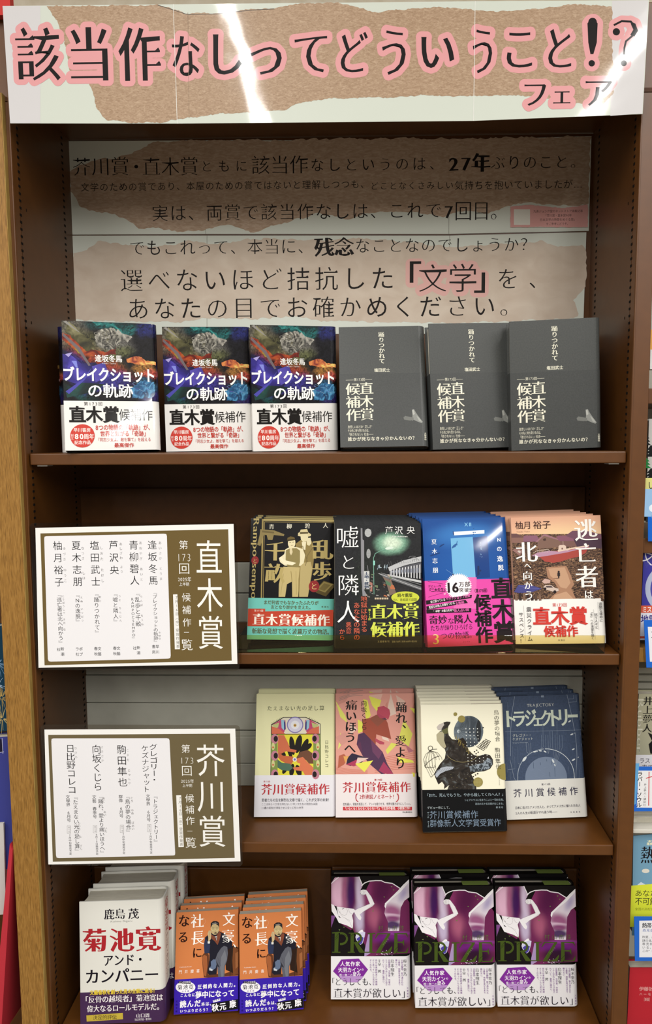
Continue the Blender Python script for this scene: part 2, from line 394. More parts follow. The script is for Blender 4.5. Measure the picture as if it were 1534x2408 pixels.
# ================================================================== bookcase
A = 0.43846
bc = empty('bookcase', (0, 0.11, 0), 'tall brown metal bookcase with perforated sides and four shelves', 'bookcase')
bc.location = (0, 0, 0)
TOPZ = 1.955
for sx in (-1, 1):
    x0, x1 = (A, A + 0.0246) if sx > 0 else (-A - 0.0246, -A)
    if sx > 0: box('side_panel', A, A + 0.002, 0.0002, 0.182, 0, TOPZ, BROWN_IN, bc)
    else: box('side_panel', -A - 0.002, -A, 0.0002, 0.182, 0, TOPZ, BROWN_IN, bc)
    box('front_stile', x0, x1, -0.0170, 0.0, 0, TOPZ, BROWN, bc, bev=0.0012)
    # rolled edge of the stile beside the opening
    box('edge_bead', sx * A + (0 if sx > 0 else -0.0025), sx * A + (0.0025 if sx > 0 else 0), -0.0185, -0.0168, 0, TOPZ, BROWN, bc, bev=0.0009)
    # pairs of punched slots every 10 mm: front and rear column
    sl = []
    for yc in (0.0, 0.1497):
        for k in range(0, 150):
            z = 1.80 + 0.08 - 0.01 * k + (-0.0004 if sx < 0 else 0)
            if z > 1.88: continue
            xa = sx * A; xi = xa - sx * 0.0004
            sl.append((min(xa, xi), max(xa, xi), yc - 0.0028, yc + 0.0028, z - 0.0017, z + 0.0017))
    boxes('slot_column', sl, DARK, bc, kind='stuff')
    sc = []
    for k in range(8): sc.append((min(sx * A, sx * (A - .0004)), max(sx * A, sx * (A - .0004)), 0.017, 0.0185, 1.70 - k * 0.162, 1.704 - k * 0.162))
    boxes('rivet_mark', sc, DARK, bc, kind='stuff')
box('header_panel', -A - 0.02, A + 0.10, -0.015, -0.004, 1.845, 1.943, BROWN, bc, bev=0.002)
box('header_trim', -A - 0.02, A + 0.10, -0.018, -0.004, 1.838, 1.8435, mat('#4a2b14', 0.5), bc)
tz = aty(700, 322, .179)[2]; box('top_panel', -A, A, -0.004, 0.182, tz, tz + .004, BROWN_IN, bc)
box('top_cover', -A - 0.02, A + 0.1, -0.004, 0.20, 1.943, 1.950, BROWN, bc)
SH = [1.3462, 1.0451, 0.7460, 0.4202]
for i, z in enumerate(SH):
    s = box('shelf_board', -A + 0.0018, A - 0.0018, -0.0103, 0.178, z - 0.0171, z, BROWN, bc, bev=0.0016)
    if i == 0:
        for sx in (-1, 1): box('shelf_clip', min(sx * .428, sx * .413), max(sx * .428, sx * .413), -0.006, 0.012, z - 0.0190, z - 0.0171, mat('#cfccc2', 0.35, 0, 0.6), s)
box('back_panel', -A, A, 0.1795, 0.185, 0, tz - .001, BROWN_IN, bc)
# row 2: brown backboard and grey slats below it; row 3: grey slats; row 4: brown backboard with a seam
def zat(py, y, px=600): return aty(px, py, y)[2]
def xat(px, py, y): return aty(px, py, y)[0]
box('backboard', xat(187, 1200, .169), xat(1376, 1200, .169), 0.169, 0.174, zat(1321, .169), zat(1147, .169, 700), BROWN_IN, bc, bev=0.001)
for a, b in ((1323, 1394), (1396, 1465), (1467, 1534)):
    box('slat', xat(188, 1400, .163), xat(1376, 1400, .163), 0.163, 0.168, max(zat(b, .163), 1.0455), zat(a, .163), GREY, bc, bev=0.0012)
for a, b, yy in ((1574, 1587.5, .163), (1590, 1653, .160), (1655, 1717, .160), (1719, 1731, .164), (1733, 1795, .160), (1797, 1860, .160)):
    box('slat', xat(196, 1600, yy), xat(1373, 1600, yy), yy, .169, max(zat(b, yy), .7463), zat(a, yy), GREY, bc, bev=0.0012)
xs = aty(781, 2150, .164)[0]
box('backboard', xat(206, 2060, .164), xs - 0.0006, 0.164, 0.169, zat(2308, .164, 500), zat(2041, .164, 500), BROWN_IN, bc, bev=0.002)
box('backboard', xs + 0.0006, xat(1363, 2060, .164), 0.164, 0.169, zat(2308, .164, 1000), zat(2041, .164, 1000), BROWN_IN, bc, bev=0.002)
# worn paint chips on the front of the first shelf and scuffs on the stile
# oak end panel left of the bookcase
oe = empty('oak_end_panel', (-0.462, -0.03, 0), 'golden oak end board standing at the left side of the brown bookcase', 'panel')
ox1 = -0.4452; yo = -0.027
ox0 = aty(5, 1500, yo)[0]
box('board', ox0 + .462, ox1 + .462 - .0003, yo + .03, 0.0125, 0, zat(217, -.027, 8), OAK, oe, bev=0.0008)
box('edge_band', ox1 + .462 - .0002, ox1 + .462 + .0006, yo + .0305, 0.0125, 0, zat(217, -.027, 8), OAK_EDGE, oe)

# ================================================================== banner over the top of the bookcase
KRAFT = ramp_mat('kraft_print', [(0.3, '#957a60'), (0.5, '#a68b71'), (0.7, '#b79e84')], scale=(1, 1, 2.4), nscale=190, detail=5, rough=0.45, coat=0.3, distort=1.2, wave=0.0)
def wavy(m, st, sc, dist=0.002):
    b = m.node_tree.nodes['Principled BSDF']; bump(m.node_tree, b, st, sc, dist); return m
wavy(KRAFT, .5, 9)
BG = mat('#c9cfc4', 0.45, 0.3, 0, .5, 9); BG2 = mat('#cbc9ca', 0.45, 0.3, 0, .5, 9)
bn = Plane([(6, 14), (1527, 0), (1512, 268), (24, 290)], -0.032, (0, 0, 2), 0.35, 0.35, .5)
bn.m_ = None
_m = Sheet.m
def banner_m(c): return mat(c, 0.45, 0.3, 0, .5, 9)
be = empty('banner', (bn.cx, bn.y, bn.z0), 'wide laminated banner with pink-outlined black lettering across the bookcase top', 'banner')
sheets = [(6, 14, 24, 290, 408, 10, 417, 290.5), (408, 10, 417, 290.5, 1118, 3, 1114, 284), (1118, 3, 1114, 284, 1527, 0, 1512, 268)]
for (ax, ay, bx, by, cx_, cy_, dx, dy) in sheets:
    C = [tuple(bn.p(2 * x, 2 * y)) for x, y in ((ax, ay), (cx_, cy_), (dx, dy), (bx, by))]
    g = 0.0; C = [(C[0][0] + g, C[0][1]), (C[1][0] - g, C[1][1]), (C[2][0] - g, C[2][1]), (C[3][0] + g, C[3][1])]
    bn.slab('laminated_sheet', BG, be, 0.0009, C)
bn.poly([(12, 28), (190, 28), (190, 580), (48, 580)], BG2); bn.poly([(2880, 4), (3050, 2), (3022, 534), (2872, 545)], BG2)
bn.torn([(220, 30), (740, 22), (800, 38), (880, 64), (1020, 62), (1180, 44), (1290, 40), (1400, 18), (1590, 12), (1670, 32), (1780, 58), (1880, 44), (2080, 32), (2200, 46), (2330, 56), (2470, 46), (2560, 38), (2660, 24), (2790, 22), (2880, 32), (2885, 440), (2840, 490), (2700, 488), (2600, 465), (2460, 450), (2100, 452), (1980, 446), (1860, 458), (1530, 464), (1400, 490), (1330, 518), (1180, 526), (1050, 530), (900, 552), (720, 578), (620, 578), (560, 570), (500, 566), (455, 510), (440, 440), (412, 390), (330, 330), (300, 170), (262, 90)], KRAFT, 3.2, 8, 3)
bn.line([(742, 24), (800, 42), (880, 68), (1020, 66), (1180, 48), (1290, 42)], 3, banner_m('#4a4038'))
PK = banner_m('#d8989a'); BK = mat('#0a0506', 0.6, 0.12, 0, .5, 9)
TT = [('該', 68, 140, 288, 372), ('当', 325, 140, 512, 372), ('作', 552, 140, 762, 372), ('な', 806, 178, 944, 352), ('し', 1000, 170, 1142, 345), ('っ', 1175, 225, 1330, 345), ('て', 1382, 178, 1544, 335),
      ('ど', 1600, 160, 1735, 334), ('う', 1795, 152, 1912, 345), ('い', 1978, 180, 2142, 315), ('う', 2222, 148, 2318, 338), ('こ', 2382, 160, 2508, 312), ('と', 2578, 145, 2692, 312)]
KX = float(np.linalg.norm(bn.p(1001, 300) - bn.p(1000, 300)))
def banner_text(c, g):
    for ch, x0, y0, x1, y1 in TT:
        P, F = glyph(ch, 'mn'); gx0, gx1, gy0, gy1 = P[:, 0].min(), P[:, 0].max(), P[:, 1].min(), P[:, 1].max()
        sy = (y1 - y0) / (gy1 - gy0); sx_ = (x1 - x0) / (gx1 - gx0)
        X0 = (x0 + x1) / 2 - ((gx0 + gx1) / 2) * sx_; Y0 = (y0 + y1) / 2 + ((gy0 + gy1) / 2) * sy
        bn.t(ch, X0, Y0 - .88 * sy, X0 + sx_, Y0 + .12 * sy, c, 'mn', grow=g, sx=sx_ / (sy / .92))
    for x0, y0, x1, y1, ch in ((2448, 385, 2588, 500, 'フ'), (2588, 400, 2700, 490, 'ェ'), (2745, 370, 2882, 498, 'ア')): bn.t(ch, x0 - 8, y0 - 8, x1 + 8, y1 + 8, c, 'mn', grow=g)
EX = [(2764, 110), (2775, 96), (2800, 96), (2812, 110), (2808, 200), (2792, 255), (2778, 255), (2768, 200)]
QM = [(2890, 118), (2925, 100), (2968, 102), (2990, 130), (2980, 165), (2945, 195), (2938, 225), (2936, 255)]
QT = [(2965, 100), (2990, 112), (3002, 145), (2985, 172), (2965, 165), (2980, 140), (2970, 118)]
circ = lambda x, y, r: [(x + r * math.cos(i * .7), y + r * math.sin(i * .7)) for i in range(9)]
banner_text(PK, 24)
for pts in (EX + EX[:1], QM, QT, circ(2790, 104, 12), circ(2784, 298, 12), circ(2900, 150, 14), circ(2935, 298, 10)):
    for a_, b_ in zip(pts, pts[1:]): bn.segs.append((bn.p(*a_), bn.p(*b_)))
bn.halo(25 * KX, PK, 2.2 * KX)
banner_text(BK, 0)
bn.poly(EX, BK); bn.disc(2788, 104, 20, BK); bn.disc(2784, 298, 15, BK); bn.disc(2900, 150, 17, BK); bn.line(QM, 9, BK); bn.disc(2935, 298, 14, BK); bn.poly(QT, BK)
for x0_, y0_, x1_, y1_ in ((816, 20, 834, 581), (2236, 6, 2228, 568)): bn.line([(x0_, y0_), (x1_, y1_)], 2.2, banner_m('#e9e9e4'))
bn.line([(884, 60), (890, 555)], 1.5, banner_m('#8d7660'))
bn.flush('banner_print', be)

# ================================================================== two posters on the back wall of the top compartment
KR2 = ramp_mat('kraft_print_matte', [(0.3, '#a58b74'), (0.5, '#b29a84'), (0.7, '#bfa994')], scale=(1, 1, 3), nscale=90, detail=6, rough=0.6, distort=1.0)
KR3 = ramp_mat('kraft_print_pale', [(0.3, '#c2b09e'), (0.7, '#cfc0af')], scale=(1, 1, 1.5), nscale=25, detail=6, rough=0.6, distort=0.6)
LT = mat('#d3d7cc', 0.6)
def poster(corners, y, name, label, cat='poster'):
    q = Plane(corners, y, (0, 280, 2), 0.6); e = empty(name, (q.cx, q.y, q.z0), label, cat); return q, e
def seams(q, e, xs, top, bot, m):
    xs = [None] + xs + [None]
    for i in range(len(xs) - 1):
        l = (q.p(2 * xs[i], top), q.p(2 * xs[i], bot)) if xs[i] else (np.array(q.C[0]), np.array(q.C[3]))
        r = (q.p(2 * xs[i + 1], top), q.p(2 * xs[i + 1], bot)) if xs[i + 1] else (np.array(q.C[1]), np.array(q.C[2]))
        g = .0003
        q.slab('paper_sheet', m, e, 0.0005, [(l[0][0] + g, l[0][1]), (r[0][0] - g, r[0][1]), (r[1][0] - g, r[1][1]), (l[1][0] + g, l[1][1])])
q, e = poster([(158, 332), (1392, 320), (1385.5, 543), (166, 552)], 0.1785, 'poster', 'upper torn-kraft poster on the back wall, four text lines with 27年')
q.z_ = 0
seams(q, e, [484, 1056], 100, 540, LT)
q.torn([(330, 250), (420, 200), (560, 180), (690, 130), (720, 104), (1500, 96), (2200, 88), (2780, 82), (2775, 150), (2772, 300), (2770, 400), (2700, 410), (2500, 395), (2440, 400), (2300, 440), (2180, 430), (2060, 460), (1950, 440), (1750, 440), (1650, 470), (1500, 445), (1400, 470), (1300, 500), (1180, 530), (1060, 500), (960, 520), (860, 530), (720, 510), (650, 520), (600, 480), (540, 450), (420, 430), (370, 410), (330, 340)], KR2, 5, 12, 4)
K = '#1a1411'
q.t('芥川賞', 342, 180, 614, 268, K, 'm'); q.t('・', 612, 180, 670, 268, K, 'm'); q.t('直木賞', 670, 180, 940, 268, K, 'm'); q.t('ともに', 945, 182, 1170, 262, K, 'm', em=62); q.t('該当作', 1184, 172, 1456, 260, K, 'm')
q.t('なしというのは、', 1462, 176, 2090, 256, K, 'm', em=70); q.t('27', 2106, 168, 2222, 250, K, 'mh'); q.t('年', 2222, 160, 2308, 250, K, 'mh'); q.t('ぶりのこと。', 2312, 160, 2756, 250, K, 'm', em=72)
q.t('文学のための賞であり、本屋のための賞ではないと理解しつつも、', 380, 292, 1740, 350, K, 'r', em=44)
q.t('どことなくさみしい', 1744, 286, 2136, 344, K, 'r', em=40); q.t('気持ちを抱いていましたが…', 2140, 282, 2744, 342, K, 'r', em=46)
q.t('実は、両賞で該当作なしは、これで', 716, 398, 2084, 488, K, 'm', em=84); q.t('7', 2088, 396, 2136, 474, K, 'mb'); q.t('回目。', 2140, 386, 2390, 478, K, 'm')
q.flush('poster_print', e)
n_, ne = poster([(1201, 484), (1384, 484), (1383, 535), (1201, 535)], 0.1775, 'pink_note', 'small pink torn-paper note with tiny text on the upper poster', 'note')
n_.slab('paper', mat('#d3d3c8', .6), ne, 0.0004)
n_.torn([(2402, 412), (2480, 404), (2560, 410), (2640, 418), (2700, 412), (2766, 402), (2766, 508), (2402, 508)], '#d8a09a', 1.5, 6, 8)
n_.rect(2418, 424, 2494, 498, '#e0ddd2')
for i, (s_, a, b) in enumerate((('丸善ジュンク堂のネットストア掲載記事', 2510, 2742), ('「芥川賞・直木賞90年', 2560, 2690), ('日本文学の時間をめぐる旅」', 2540, 2712), ('をご参考にどうぞ。', 2570, 2680))): n_.t(s_, a, 428 + i * 19.5, b, 441 + i * 19.5, '#2a1c18', 'r')
n_.flush('note_print', ne)
q, e = poster([(169, 554), (1380, 546), (1372, 790), (179, 790)], 0.1785, 'poster', 'lower torn-kraft poster on the back wall with pink-outlined quoted word')
seams(q, e, [487, 1058], 548, 1010, LT)
q.torn([(345, 630), (430, 600), (460, 570), (520, 585), (700, 600), (900, 575), (1000, 590), (1240, 560), (1500, 570), (1700, 560), (1900, 575), (2100, 600), (2300, 590), (2540, 570), (2640, 600), (2740, 590), (2760, 640), (2752, 760), (2745, 800), (2700, 850), (2720, 930), (2600, 945), (2400, 950), (2200, 960), (1500, 950), (1380, 925), (1200, 945), (1000, 930), (850, 955), (350, 945)], KR3, 5, 12, 5)
q.t('でもこれって、本当に、', 610, 562, 1480, 650, K, 'm', em=80); q.t('残念', 1482, 558, 1664, 646, K, 'mh'); q.t('なことなのでしょうか？', 1672, 552, 2524, 640, K, 'm', em=76)
q.t('選べないほど拮抗した', 566, 694, 1864, 824, K, 'm', em=118)
PK3 = mat('#d9aaa2', .6)
q.t('「', 1862, 680, 1960, 812, PK3, 'm', grow=24); q.t('文学', 1975, 690, 2250, 812, PK3, 'm', grow=24); q.t('」', 2250, 696, 2340, 815, PK3, 'm', grow=24)
q.halo(24 * float(np.linalg.norm(q.p(1001, 700) - q.p(1000, 700))), PK3, .0007)
q.t('「', 1846, 672, 1972, 812, K, 'mb'); q.t('文学', 1970, 682, 2244, 816, K, 'm'); q.t('」', 2242, 682, 2360, 816, K, 'mb'); q.t('を、', 2340, 690, 2600, 812, K, 'm', em=110)
q.t('あなたの目でお確かめください。', 600, 836, 2466, 948, K, 'm', em=112)
q.flush('poster_print', e)

# ================================================================== two laminated candidate lists hung on the shelf edges
def sign(corners, film, y, frame, label, content, tint='#6f5c33'):
    q = Plane(corners, y, frame, 0.5, 0.25); e = empty('laminated_sign', (q.cx, q.y, q.z0), label, 'sign', 'laminated candidate lists')
    q.slab('paper_sheet', mat('#efeeea', .5), e, 0.0005)
    x0, x1, z0, z1 = film; X = [a[0] for a in q.C]; Z = [a[1] for a in q.C]
    # the film sticks out past the paper, its corners rounded
    V = []; n = 6; r = .006; L, Rr, B, T = min(X) - x0, max(X) + x1, min(Z) - z0, max(Z) + z1
    for cx_, cz, a0 in ((Rr - r, T - r, 0), (L + r, T - r, 90), (L + r, B + r, 180), (Rr - r, B + r, 270)):
        for i in range(n + 1): a = math.radians(a0 + 90 * i / n); V.append((cx_ + r * math.cos(a), cz + r * math.sin(a)))
    k = len(V); add_mesh('laminate_film', [(a, .0006, b) for a, b in V] + [(a, .0009, b) for a, b in V], [list(range(k)), list(range(k, 2 * k))[::-1]] + [(i, i + k, (i + 1) % k + k, (i + 1) % k) for i in range(k)], [FILM], parent=e)
    q.off = 0.00005; content(q); q.flush('sign_print', e); return e
FILM = clear_mat('laminate_film', '#e9e6e1', rough=0.12)
def sign_base(q, c, inner):
    q.poly(inner[0], c); x = inner[1]; q.poly(x, '#eeeeee')
SD = '#1b1a1c'
def c1(q):
    c = '#6c5a34'; q.poly([(243, 190), (1373, 165), (1394, 955), (268, 983)], c)
    r = []; 
    pts = [(266, 222), (268, 210), (278, 207), (985, 192), (1000, 194), (1004, 206), (1027, 925), (1024, 940), (1012, 943), (306, 961), (293, 958), (288, 945)]
    q.poly(pts, '#ecebee')
    W_ = '#f3f2ee'
    q.t('直木賞', 1178, 225, 1330, 890, W_, 's', v=True, stretch=.98)
    q.t('第', 1080, 232, 1128, 285, W_, 'r'); q.t('173', 1062, 302, 1150, 364, W_, 'xl'); q.t('回', 1084, 368, 1132, 434, W_, 'r'); q.t('2025年', 1070, 452, 1150, 480, W_, 'r'); q.t('上半期', 1078, 484, 1138, 506, W_, 'r')
    q.t('候補作', 1094, 548, 1146, 756, W_, 'r', v=True); q.t('一', 1098, 770, 1146, 800, W_, 'r'); q.t('覧', 1100, 826, 1150, 892, W_, 'r')
    q.poly([(1041, 557), (1067, 556), (1083, 886), (1052, 887)], '#efeeea'); q.t('7月16日（水）受賞作発表', 1046, 565, 1078, 882, '#4f4630', 'r', v=True, em=22, upright=True)
    for s_, x0, x1, y1 in (('逢坂冬馬', 888, 942, 505), ('青柳碧人', 775, 830, 505), ('芦沢央', 655, 708, 442), ('塩田武士', 540, 594, 512), ('夏木志朋', 430, 484, 512), ('柚月裕子', 318, 372, 514)):
        q.t(s_, x0, 232 + (942 - x1) * .008, x1, y1, SD, 'r', v=True)
    for s_, x, y0, y1 in (('あいさか　とうま', 962, 238, 474), ('あおやぎ　あいと', 845, 238, 478), ('あしざわ　よう', 726, 245, 430), ('しおた　たけし', 610, 268, 486), ('なつき　　しほ', 497, 270, 470), ('ゆづき　ゆうこ', 385, 272, 486)):
        q.t(s_, x - 9, y0, x + 9, y1, '#55504e', 'l', v=True)
    for s_, x, y0, y1, w_ in (('『ブレイクショットの軌跡』', 930, 535, 855, 27), ('『乱歩と千畝', 826, 535, 752, 32), ('RAMPOとSEMPO』', 797, 575, 832, 22), ('『嘘と隣人』', 692, 540, 738, 30), ('『踊りつかれて』', 578, 540, 805, 30), ('『Nの逸脱』', 464, 545, 738, 30), ('『逃亡者は北へ向かう』', 355, 545, 862, 30)):
        q.t(s_, x - w_ / 2, y0, x + w_ / 2, y1, SD, 'r', v=True, upright=True)
    for s_, x, y0, y1 in (('らんぽ', 850, 562, 630), ('ちうね', 854, 678, 745), ('うそ　りんじん', 720, 560, 722), ('おど', 602, 565, 605), ('えぬ　いつだつ', 490, 568, 722), ('とうぼうしゃ　きた　む', 380, 560, 776), ('きせき', 960, 780, 832)):
        q.t(s_, x - 7, y0, x + 7, y1, '#55504e', 'l', v=True)
    for a, b, x, y in (('早川', '書房', 946, 860), ('新潮', '社', 832, 866), ('文藝', '春秋', 712, 870), ('文藝', '春秋', 598, 872), ('ポプ', 'ラ社', 486, 874), ('新潮', '社', 374, 874)):
        q.t(a, x - 10, y, x + 11, y + 55, SD, 'r', v=True); q.t(b, x - 32, y, x - 11, y + (55 if len(b) > 1 else 27), SD, 'r', v=True)
def c2(q):
    c = '#6a5e42'; q.poly([(290, 174), (1384, 166), (1412, 914), (318, 937)], c)
    q.poly([(309, 212), (311, 198), (322, 195), (1004, 194), (1016, 197), (1020, 208), (1054, 885), (1052, 897), (1042, 899), (354, 915), (341, 912), (337, 898)], '#e9e8eb')
    W_ = '#f0efea'
    q.t('芥川賞', 1182, 225, 1346, 852, W_, 's', v=True, stretch=.98)
    q.t('第', 1094, 232, 1140, 282, W_, 'r'); q.t('173', 1080, 302, 1168, 352, W_, 'xl'); q.t('回', 1102, 358, 1146, 420, W_, 'r'); q.t('2025年', 1088, 440, 1166, 464, W_, 'r'); q.t('上半期', 1098, 468, 1156, 488, W_, 'r')
    q.t('候補作', 1114, 530, 1166, 720, W_, 'r', v=True); q.t('一', 1118, 738, 1166, 768, W_, 'r'); q.t('覧', 1124, 790, 1172, 852, W_, 'r')
    q.poly([(1060, 537), (1090, 536), (1106, 848), (1074, 849)], '#efeeea'); q.t('7月16日（水）受賞作発表', 1068, 546, 1098, 844, '#4f4630', 'r', v=True, em=22, upright=True)
    for s_, x0, x1, y0, y1, sd in (('グレゴリー・', 898, 946, 228, 462, 0), ('ケズナジャット', 850, 892, 236, 520, 0), ('駒田隼也', 702, 758, 235, 490, 0), ('向坂くじら', 552, 606, 234, 515, 0), ('日比野コレコ', 396, 448, 232, 527, 0)): q.t(s_, x0, y0, x1, y1, SD, 'r', v=True)
    for s_, x, y0, y1 in (('こまだ', 768, 258, 334), ('じゅんや', 776, 380, 474), ('さきさか', 614, 240, 338), ('ひびの', 455, 246, 318), ('とり　　ゆめ　　ばあい', 794, 545, 748), ('おど', 624, 548, 582), ('あい', 630, 630, 664), ('いた', 636, 728, 762), ('ひかり', 476, 698, 750), ('た', 482, 778, 792), ('ざん', 486, 834, 866)): q.t(s_, x - 8, y0, x + 8, y1, '#55504e', 'l', v=True)
    for s_, x, y0, y1, w_ in (('『トラジェクトリー』', 932, 528, 834, 30), ('『鳥の夢の場合』', 766, 530, 775, 30), ('『踊れ、愛より痛いほうへ』', 604, 532, 896, 30), ('『たえまない光の足し算』', 452, 534, 886, 30), ('文學界 6月号', 890, 530, 695, 24), ('群像 6月号', 726, 534, 672, 24), ('文藝 春季号', 566, 536, 676, 24), ('文學界 6月号', 408, 536, 698, 24),
                              ('7月中旬発売予定', 906, 762, 890, 15), ('7月中旬発売予定', 742, 764, 892, 15), ('6月24日発売予定', 580, 766, 895, 15), ('7月中旬発売予定', 420, 770, 896, 15)): q.t(s_, x - w_ / 2, y0, x + w_ / 2, y1, SD, 'r', v=True, upright=True)
    for x, y in ((898, 711), (734, 715), (572, 717), (415, 720)):
        q.rect(x - 11, y, x + 11, y + 46, '#8a8684'); q.rect(x - 9.5, y + 1.5, x + 9.5, y + 44.5, '#ecebee'); q.t('単行本', x - 7, y + 4, x + 7, y + 42, '#55504e', 'l', v=True)
sign([(83.3, 1241.4), (549.5, 1232), (558.5, 1561.3), (90.7, 1570.3)], (.003, .003, .0035, .002), -0.0205, (0, 1180, 2.557), 'upper laminated brown list with six columns of names, at the second shelf', c1)
sign([(104.4, 1715.9), (553.4, 1713.6), (565.9, 2025.7), (113.8, 2032.7)], (.002, .003, .001, .005), -0.0205, (0, 1660, 2.557), 'lower laminated brown list with four columns of names, at the third shelf', c2)
# clear acrylic rest that holds the four stacks on the second shelf
ar = empty('acrylic_book_rest', (0.15, 0, 1.0452), 'clear yellowish acrylic lip holding the four book stacks on the second shelf', 'book rest')
AC = clear_mat('acrylic', '#f7edc8', rough=0.02)
xa = aty(540, 1510, -.008)[0] - .15; xb = aty(1423, 1510, -.008)[0] - .15
box('front_lip', xa, xb, -0.0088, -0.0075, 0.0, aty(1300, 1494, -.008)[2] - 1.0452, AC, ar, bev=.0005)
box('base_plate', xa, xb, -0.0075, 0.155, 0.0, 0.0013, AC, ar)

# ================================================================== books
def book_body(root, W, H, T, jacket, rough=0.35, coat=0.0, hard=True, page='#d9d3c2', ends=None, cmat=None, spine=None):
    """right-bound book: front face at y=0, bottom at z=0, x centred; jacket wraps front, rounded spine (right) and back"""
    m = cmat or mat(jacket, rough, coat)
    b = 0.0022 if hard else 0.0004; r = min(T * .42, 0.010) if hard else 0.0012
    def outline(o):
        W2 = W / 2; pts = [(-W2, o)]
        rr = max(r - o, 0.0004)
        for i in range(7):
            a = math.pi / 2 * i / 6; pts.append((W2 - o - rr + rr * math.sin(a), o + rr - rr * math.cos(a)))
        for i in range(7):
            a = math.pi / 2 * i / 6; pts.append((W2 - o - rr + rr * math.cos(a), T - o - rr + rr * math.sin(a)))
        pts.append((-W2, T - o)); return pts
    o_, i_ = outline(0), outline(b); n = len(o_); V = []; F = []
    for z in (0, H):
        V += [(x, y, z) for x, y in o_] + [(x, y, z) for x, y in i_]
    for i in range(n - 1):
        F.append((i, i + 1, 2 * n + i + 1, 2 * n + i)); F.append((n + i + 1, n + i, 3 * n + i, 3 * n + i + 1))
        F.append((i + 1, i, n + i, n + i + 1)); F.append((2 * n + i, 2 * n + i + 1, 3 * n + i + 1, 3 * n + i))
    F.append((0, 2 * n, 3 * n, n)); F.append((n - 1, 2 * n - 1, 4 * n - 1, 3 * n - 1))
    mats = [m]; mi = [0] * len(F)
    add_mesh('cover', V, F, mats, mi, root)
    ins = 0.0035 if hard else 0.0002
    q = i_[1:-1]; pb = [(-W / 2 + ins + .0003, b)] + [(x - .0004, y) for x, y in q] + [(-W / 2 + ins + .0003, T - b)]
    if hard: pb = pb[:1] + pb[1:] + [(-W / 2 + ins + .002, T * .66), (-W / 2 + ins + .0026, T * .5), (-W / 2 + ins + .002, T * .34)]
    pb = [(x, min(max(y, b + .0001), T - b - .0001)) for x, y in pb]
    n = len(pb); V = [(x, y, ins) for x, y in pb] + [(x, y, H - ins) for x, y in pb]
    add_mesh('page_block', V, [list(range(n))[::-1], list(range(n, 2 * n))] + [(i, (i + 1) % n, n + (i + 1) % n, n + i) for i in range(n)], [PAGES if page == '#d9d3c2' else mat(page, .8)], parent=root)
    if ends:
        for k, en in enumerate(ends):
            f0, f1, c = en[:3]; th = en[3] if len(en) > 3 else .0022
            box('jacket_flap', -W / 2 + W * f0, -W / 2 + W * f1, b + .00005, b + th + .0004 * k, H - ins, H - .0004, mat(c, .5), root)
PAGES = ramp_mat('page_edges', [(0.35, '#b9b4a4'), (0.65, '#cfcabb')], scale=(1, 40, 1), nscale=60, detail=3, rough=0.8)
def band(root, W, T, h, c, rough=0.4, coat=0.0, cmat=None, hard=True, name='paper_band'):
    e = .00035; m = cmat or mat(c, rough, coat); r = min(T * .42, 0.010) if hard else .0012; W2 = W / 2 + e
    pts = [(-W2, -e)] + [(W2 - r + r * math.sin(math.pi / 2 * i / 6), -e + r - r * math.cos(math.pi / 2 * i / 6)) for i in range(7)] + [(W2 - r + r * math.cos(math.pi / 2 * i / 6), T + e - r + r * math.sin(math.pi / 2 * i / 6)) for i in range(7)] + [(-W2, T + e)]
    n = len(pts); V = [(x, y, .0002) for x, y in pts] + [(x, y, h) for x, y in pts]
    return add_mesh(name, V, [(i, i + 1, n + i + 1, n + i) for i in range(n - 1)] + [(n - 1, 0, n, 2 * n - 1)], [m], parent=root)
def pose(ob, x, y, z, yaw, tilt, roll):
    Rv = Vector((math.cos(yaw), math.sin(yaw), 0)); U = Vector((-math.sin(yaw) * math.sin(tilt), math.cos(yaw) * math.sin(tilt), math.cos(tilt)))
    R2 = Rv * math.cos(roll) + U * math.sin(roll); U2 = -Rv * math.sin(roll) + U * math.cos(roll); D = U2.cross(R2)
    m = Matrix.Identity(4)
    for i in range(3): m[i][0] = R2[i]; m[i][1] = D[i]; m[i][2] = U2[i]; m[i][3] = (x, y, z + .0009)[i]
    ob.matrix_world = m
def rest(ob, W, T):
    """lift a leaning book until its lowest corner stands on its shelf"""
    m = ob.matrix_world.copy(); lo = min((m @ Vector((sx * (W / 2 + .0005), y, 0)))[2] for sx in (-1, 1) for y in (-.0005, T + .0005))
    base = max([b for b in (1.3463, 1.0467, .7461, .4203) if b < lo + .02])
    if lo < base or lo < base + .004: m[2][3] += base - lo; ob.matrix_world = m
def book(name, label, group): return empty(name, (0, 0, 0), label, 'book', group)
def place(proto, front, labels, T, dx=0.0, dt=0.0, gap=0.0024, back_group=None, jit=0.0012, seed=0, shelf=None):
    """front copy at its pose, the others one behind the other, leaning on each other"""
    x, y, z, yaw, tilt, roll = front; pose(proto, *front); rest(proto, W, T); proto['label'] = labels[0]; r = random.Random(seed); k = 0
    for lb in labels[1:]:
        k += 1; o = copy_tree(proto); o['label'] = lb
        tk = tilt + dt * k; off = sum((T + gap) / math.cos(tilt + dt * (i + 1)) for i in range(k)) + k * .19 * max(0, -dt)
        zz = z - (T * math.sin(tilt) - T * math.sin(tk)) if tilt > 0 else z
        pose(o, x + dx * k + r.uniform(-jit, jit) - math.sin(yaw) * off, y + math.cos(yaw) * off, zz, yaw, tk, roll); rest(o, W, T)
ORD = ['', 'directly behind the front one', 'third from the front', 'fourth from the front', 'fifth from the front', 'sixth from the front', 'seventh from the front', 'eighth from the front']
def names(base, n, where=''): return [base + ', front copy' + where] + [base + where + ', ' + ORD[k] for k in range(1, n)]

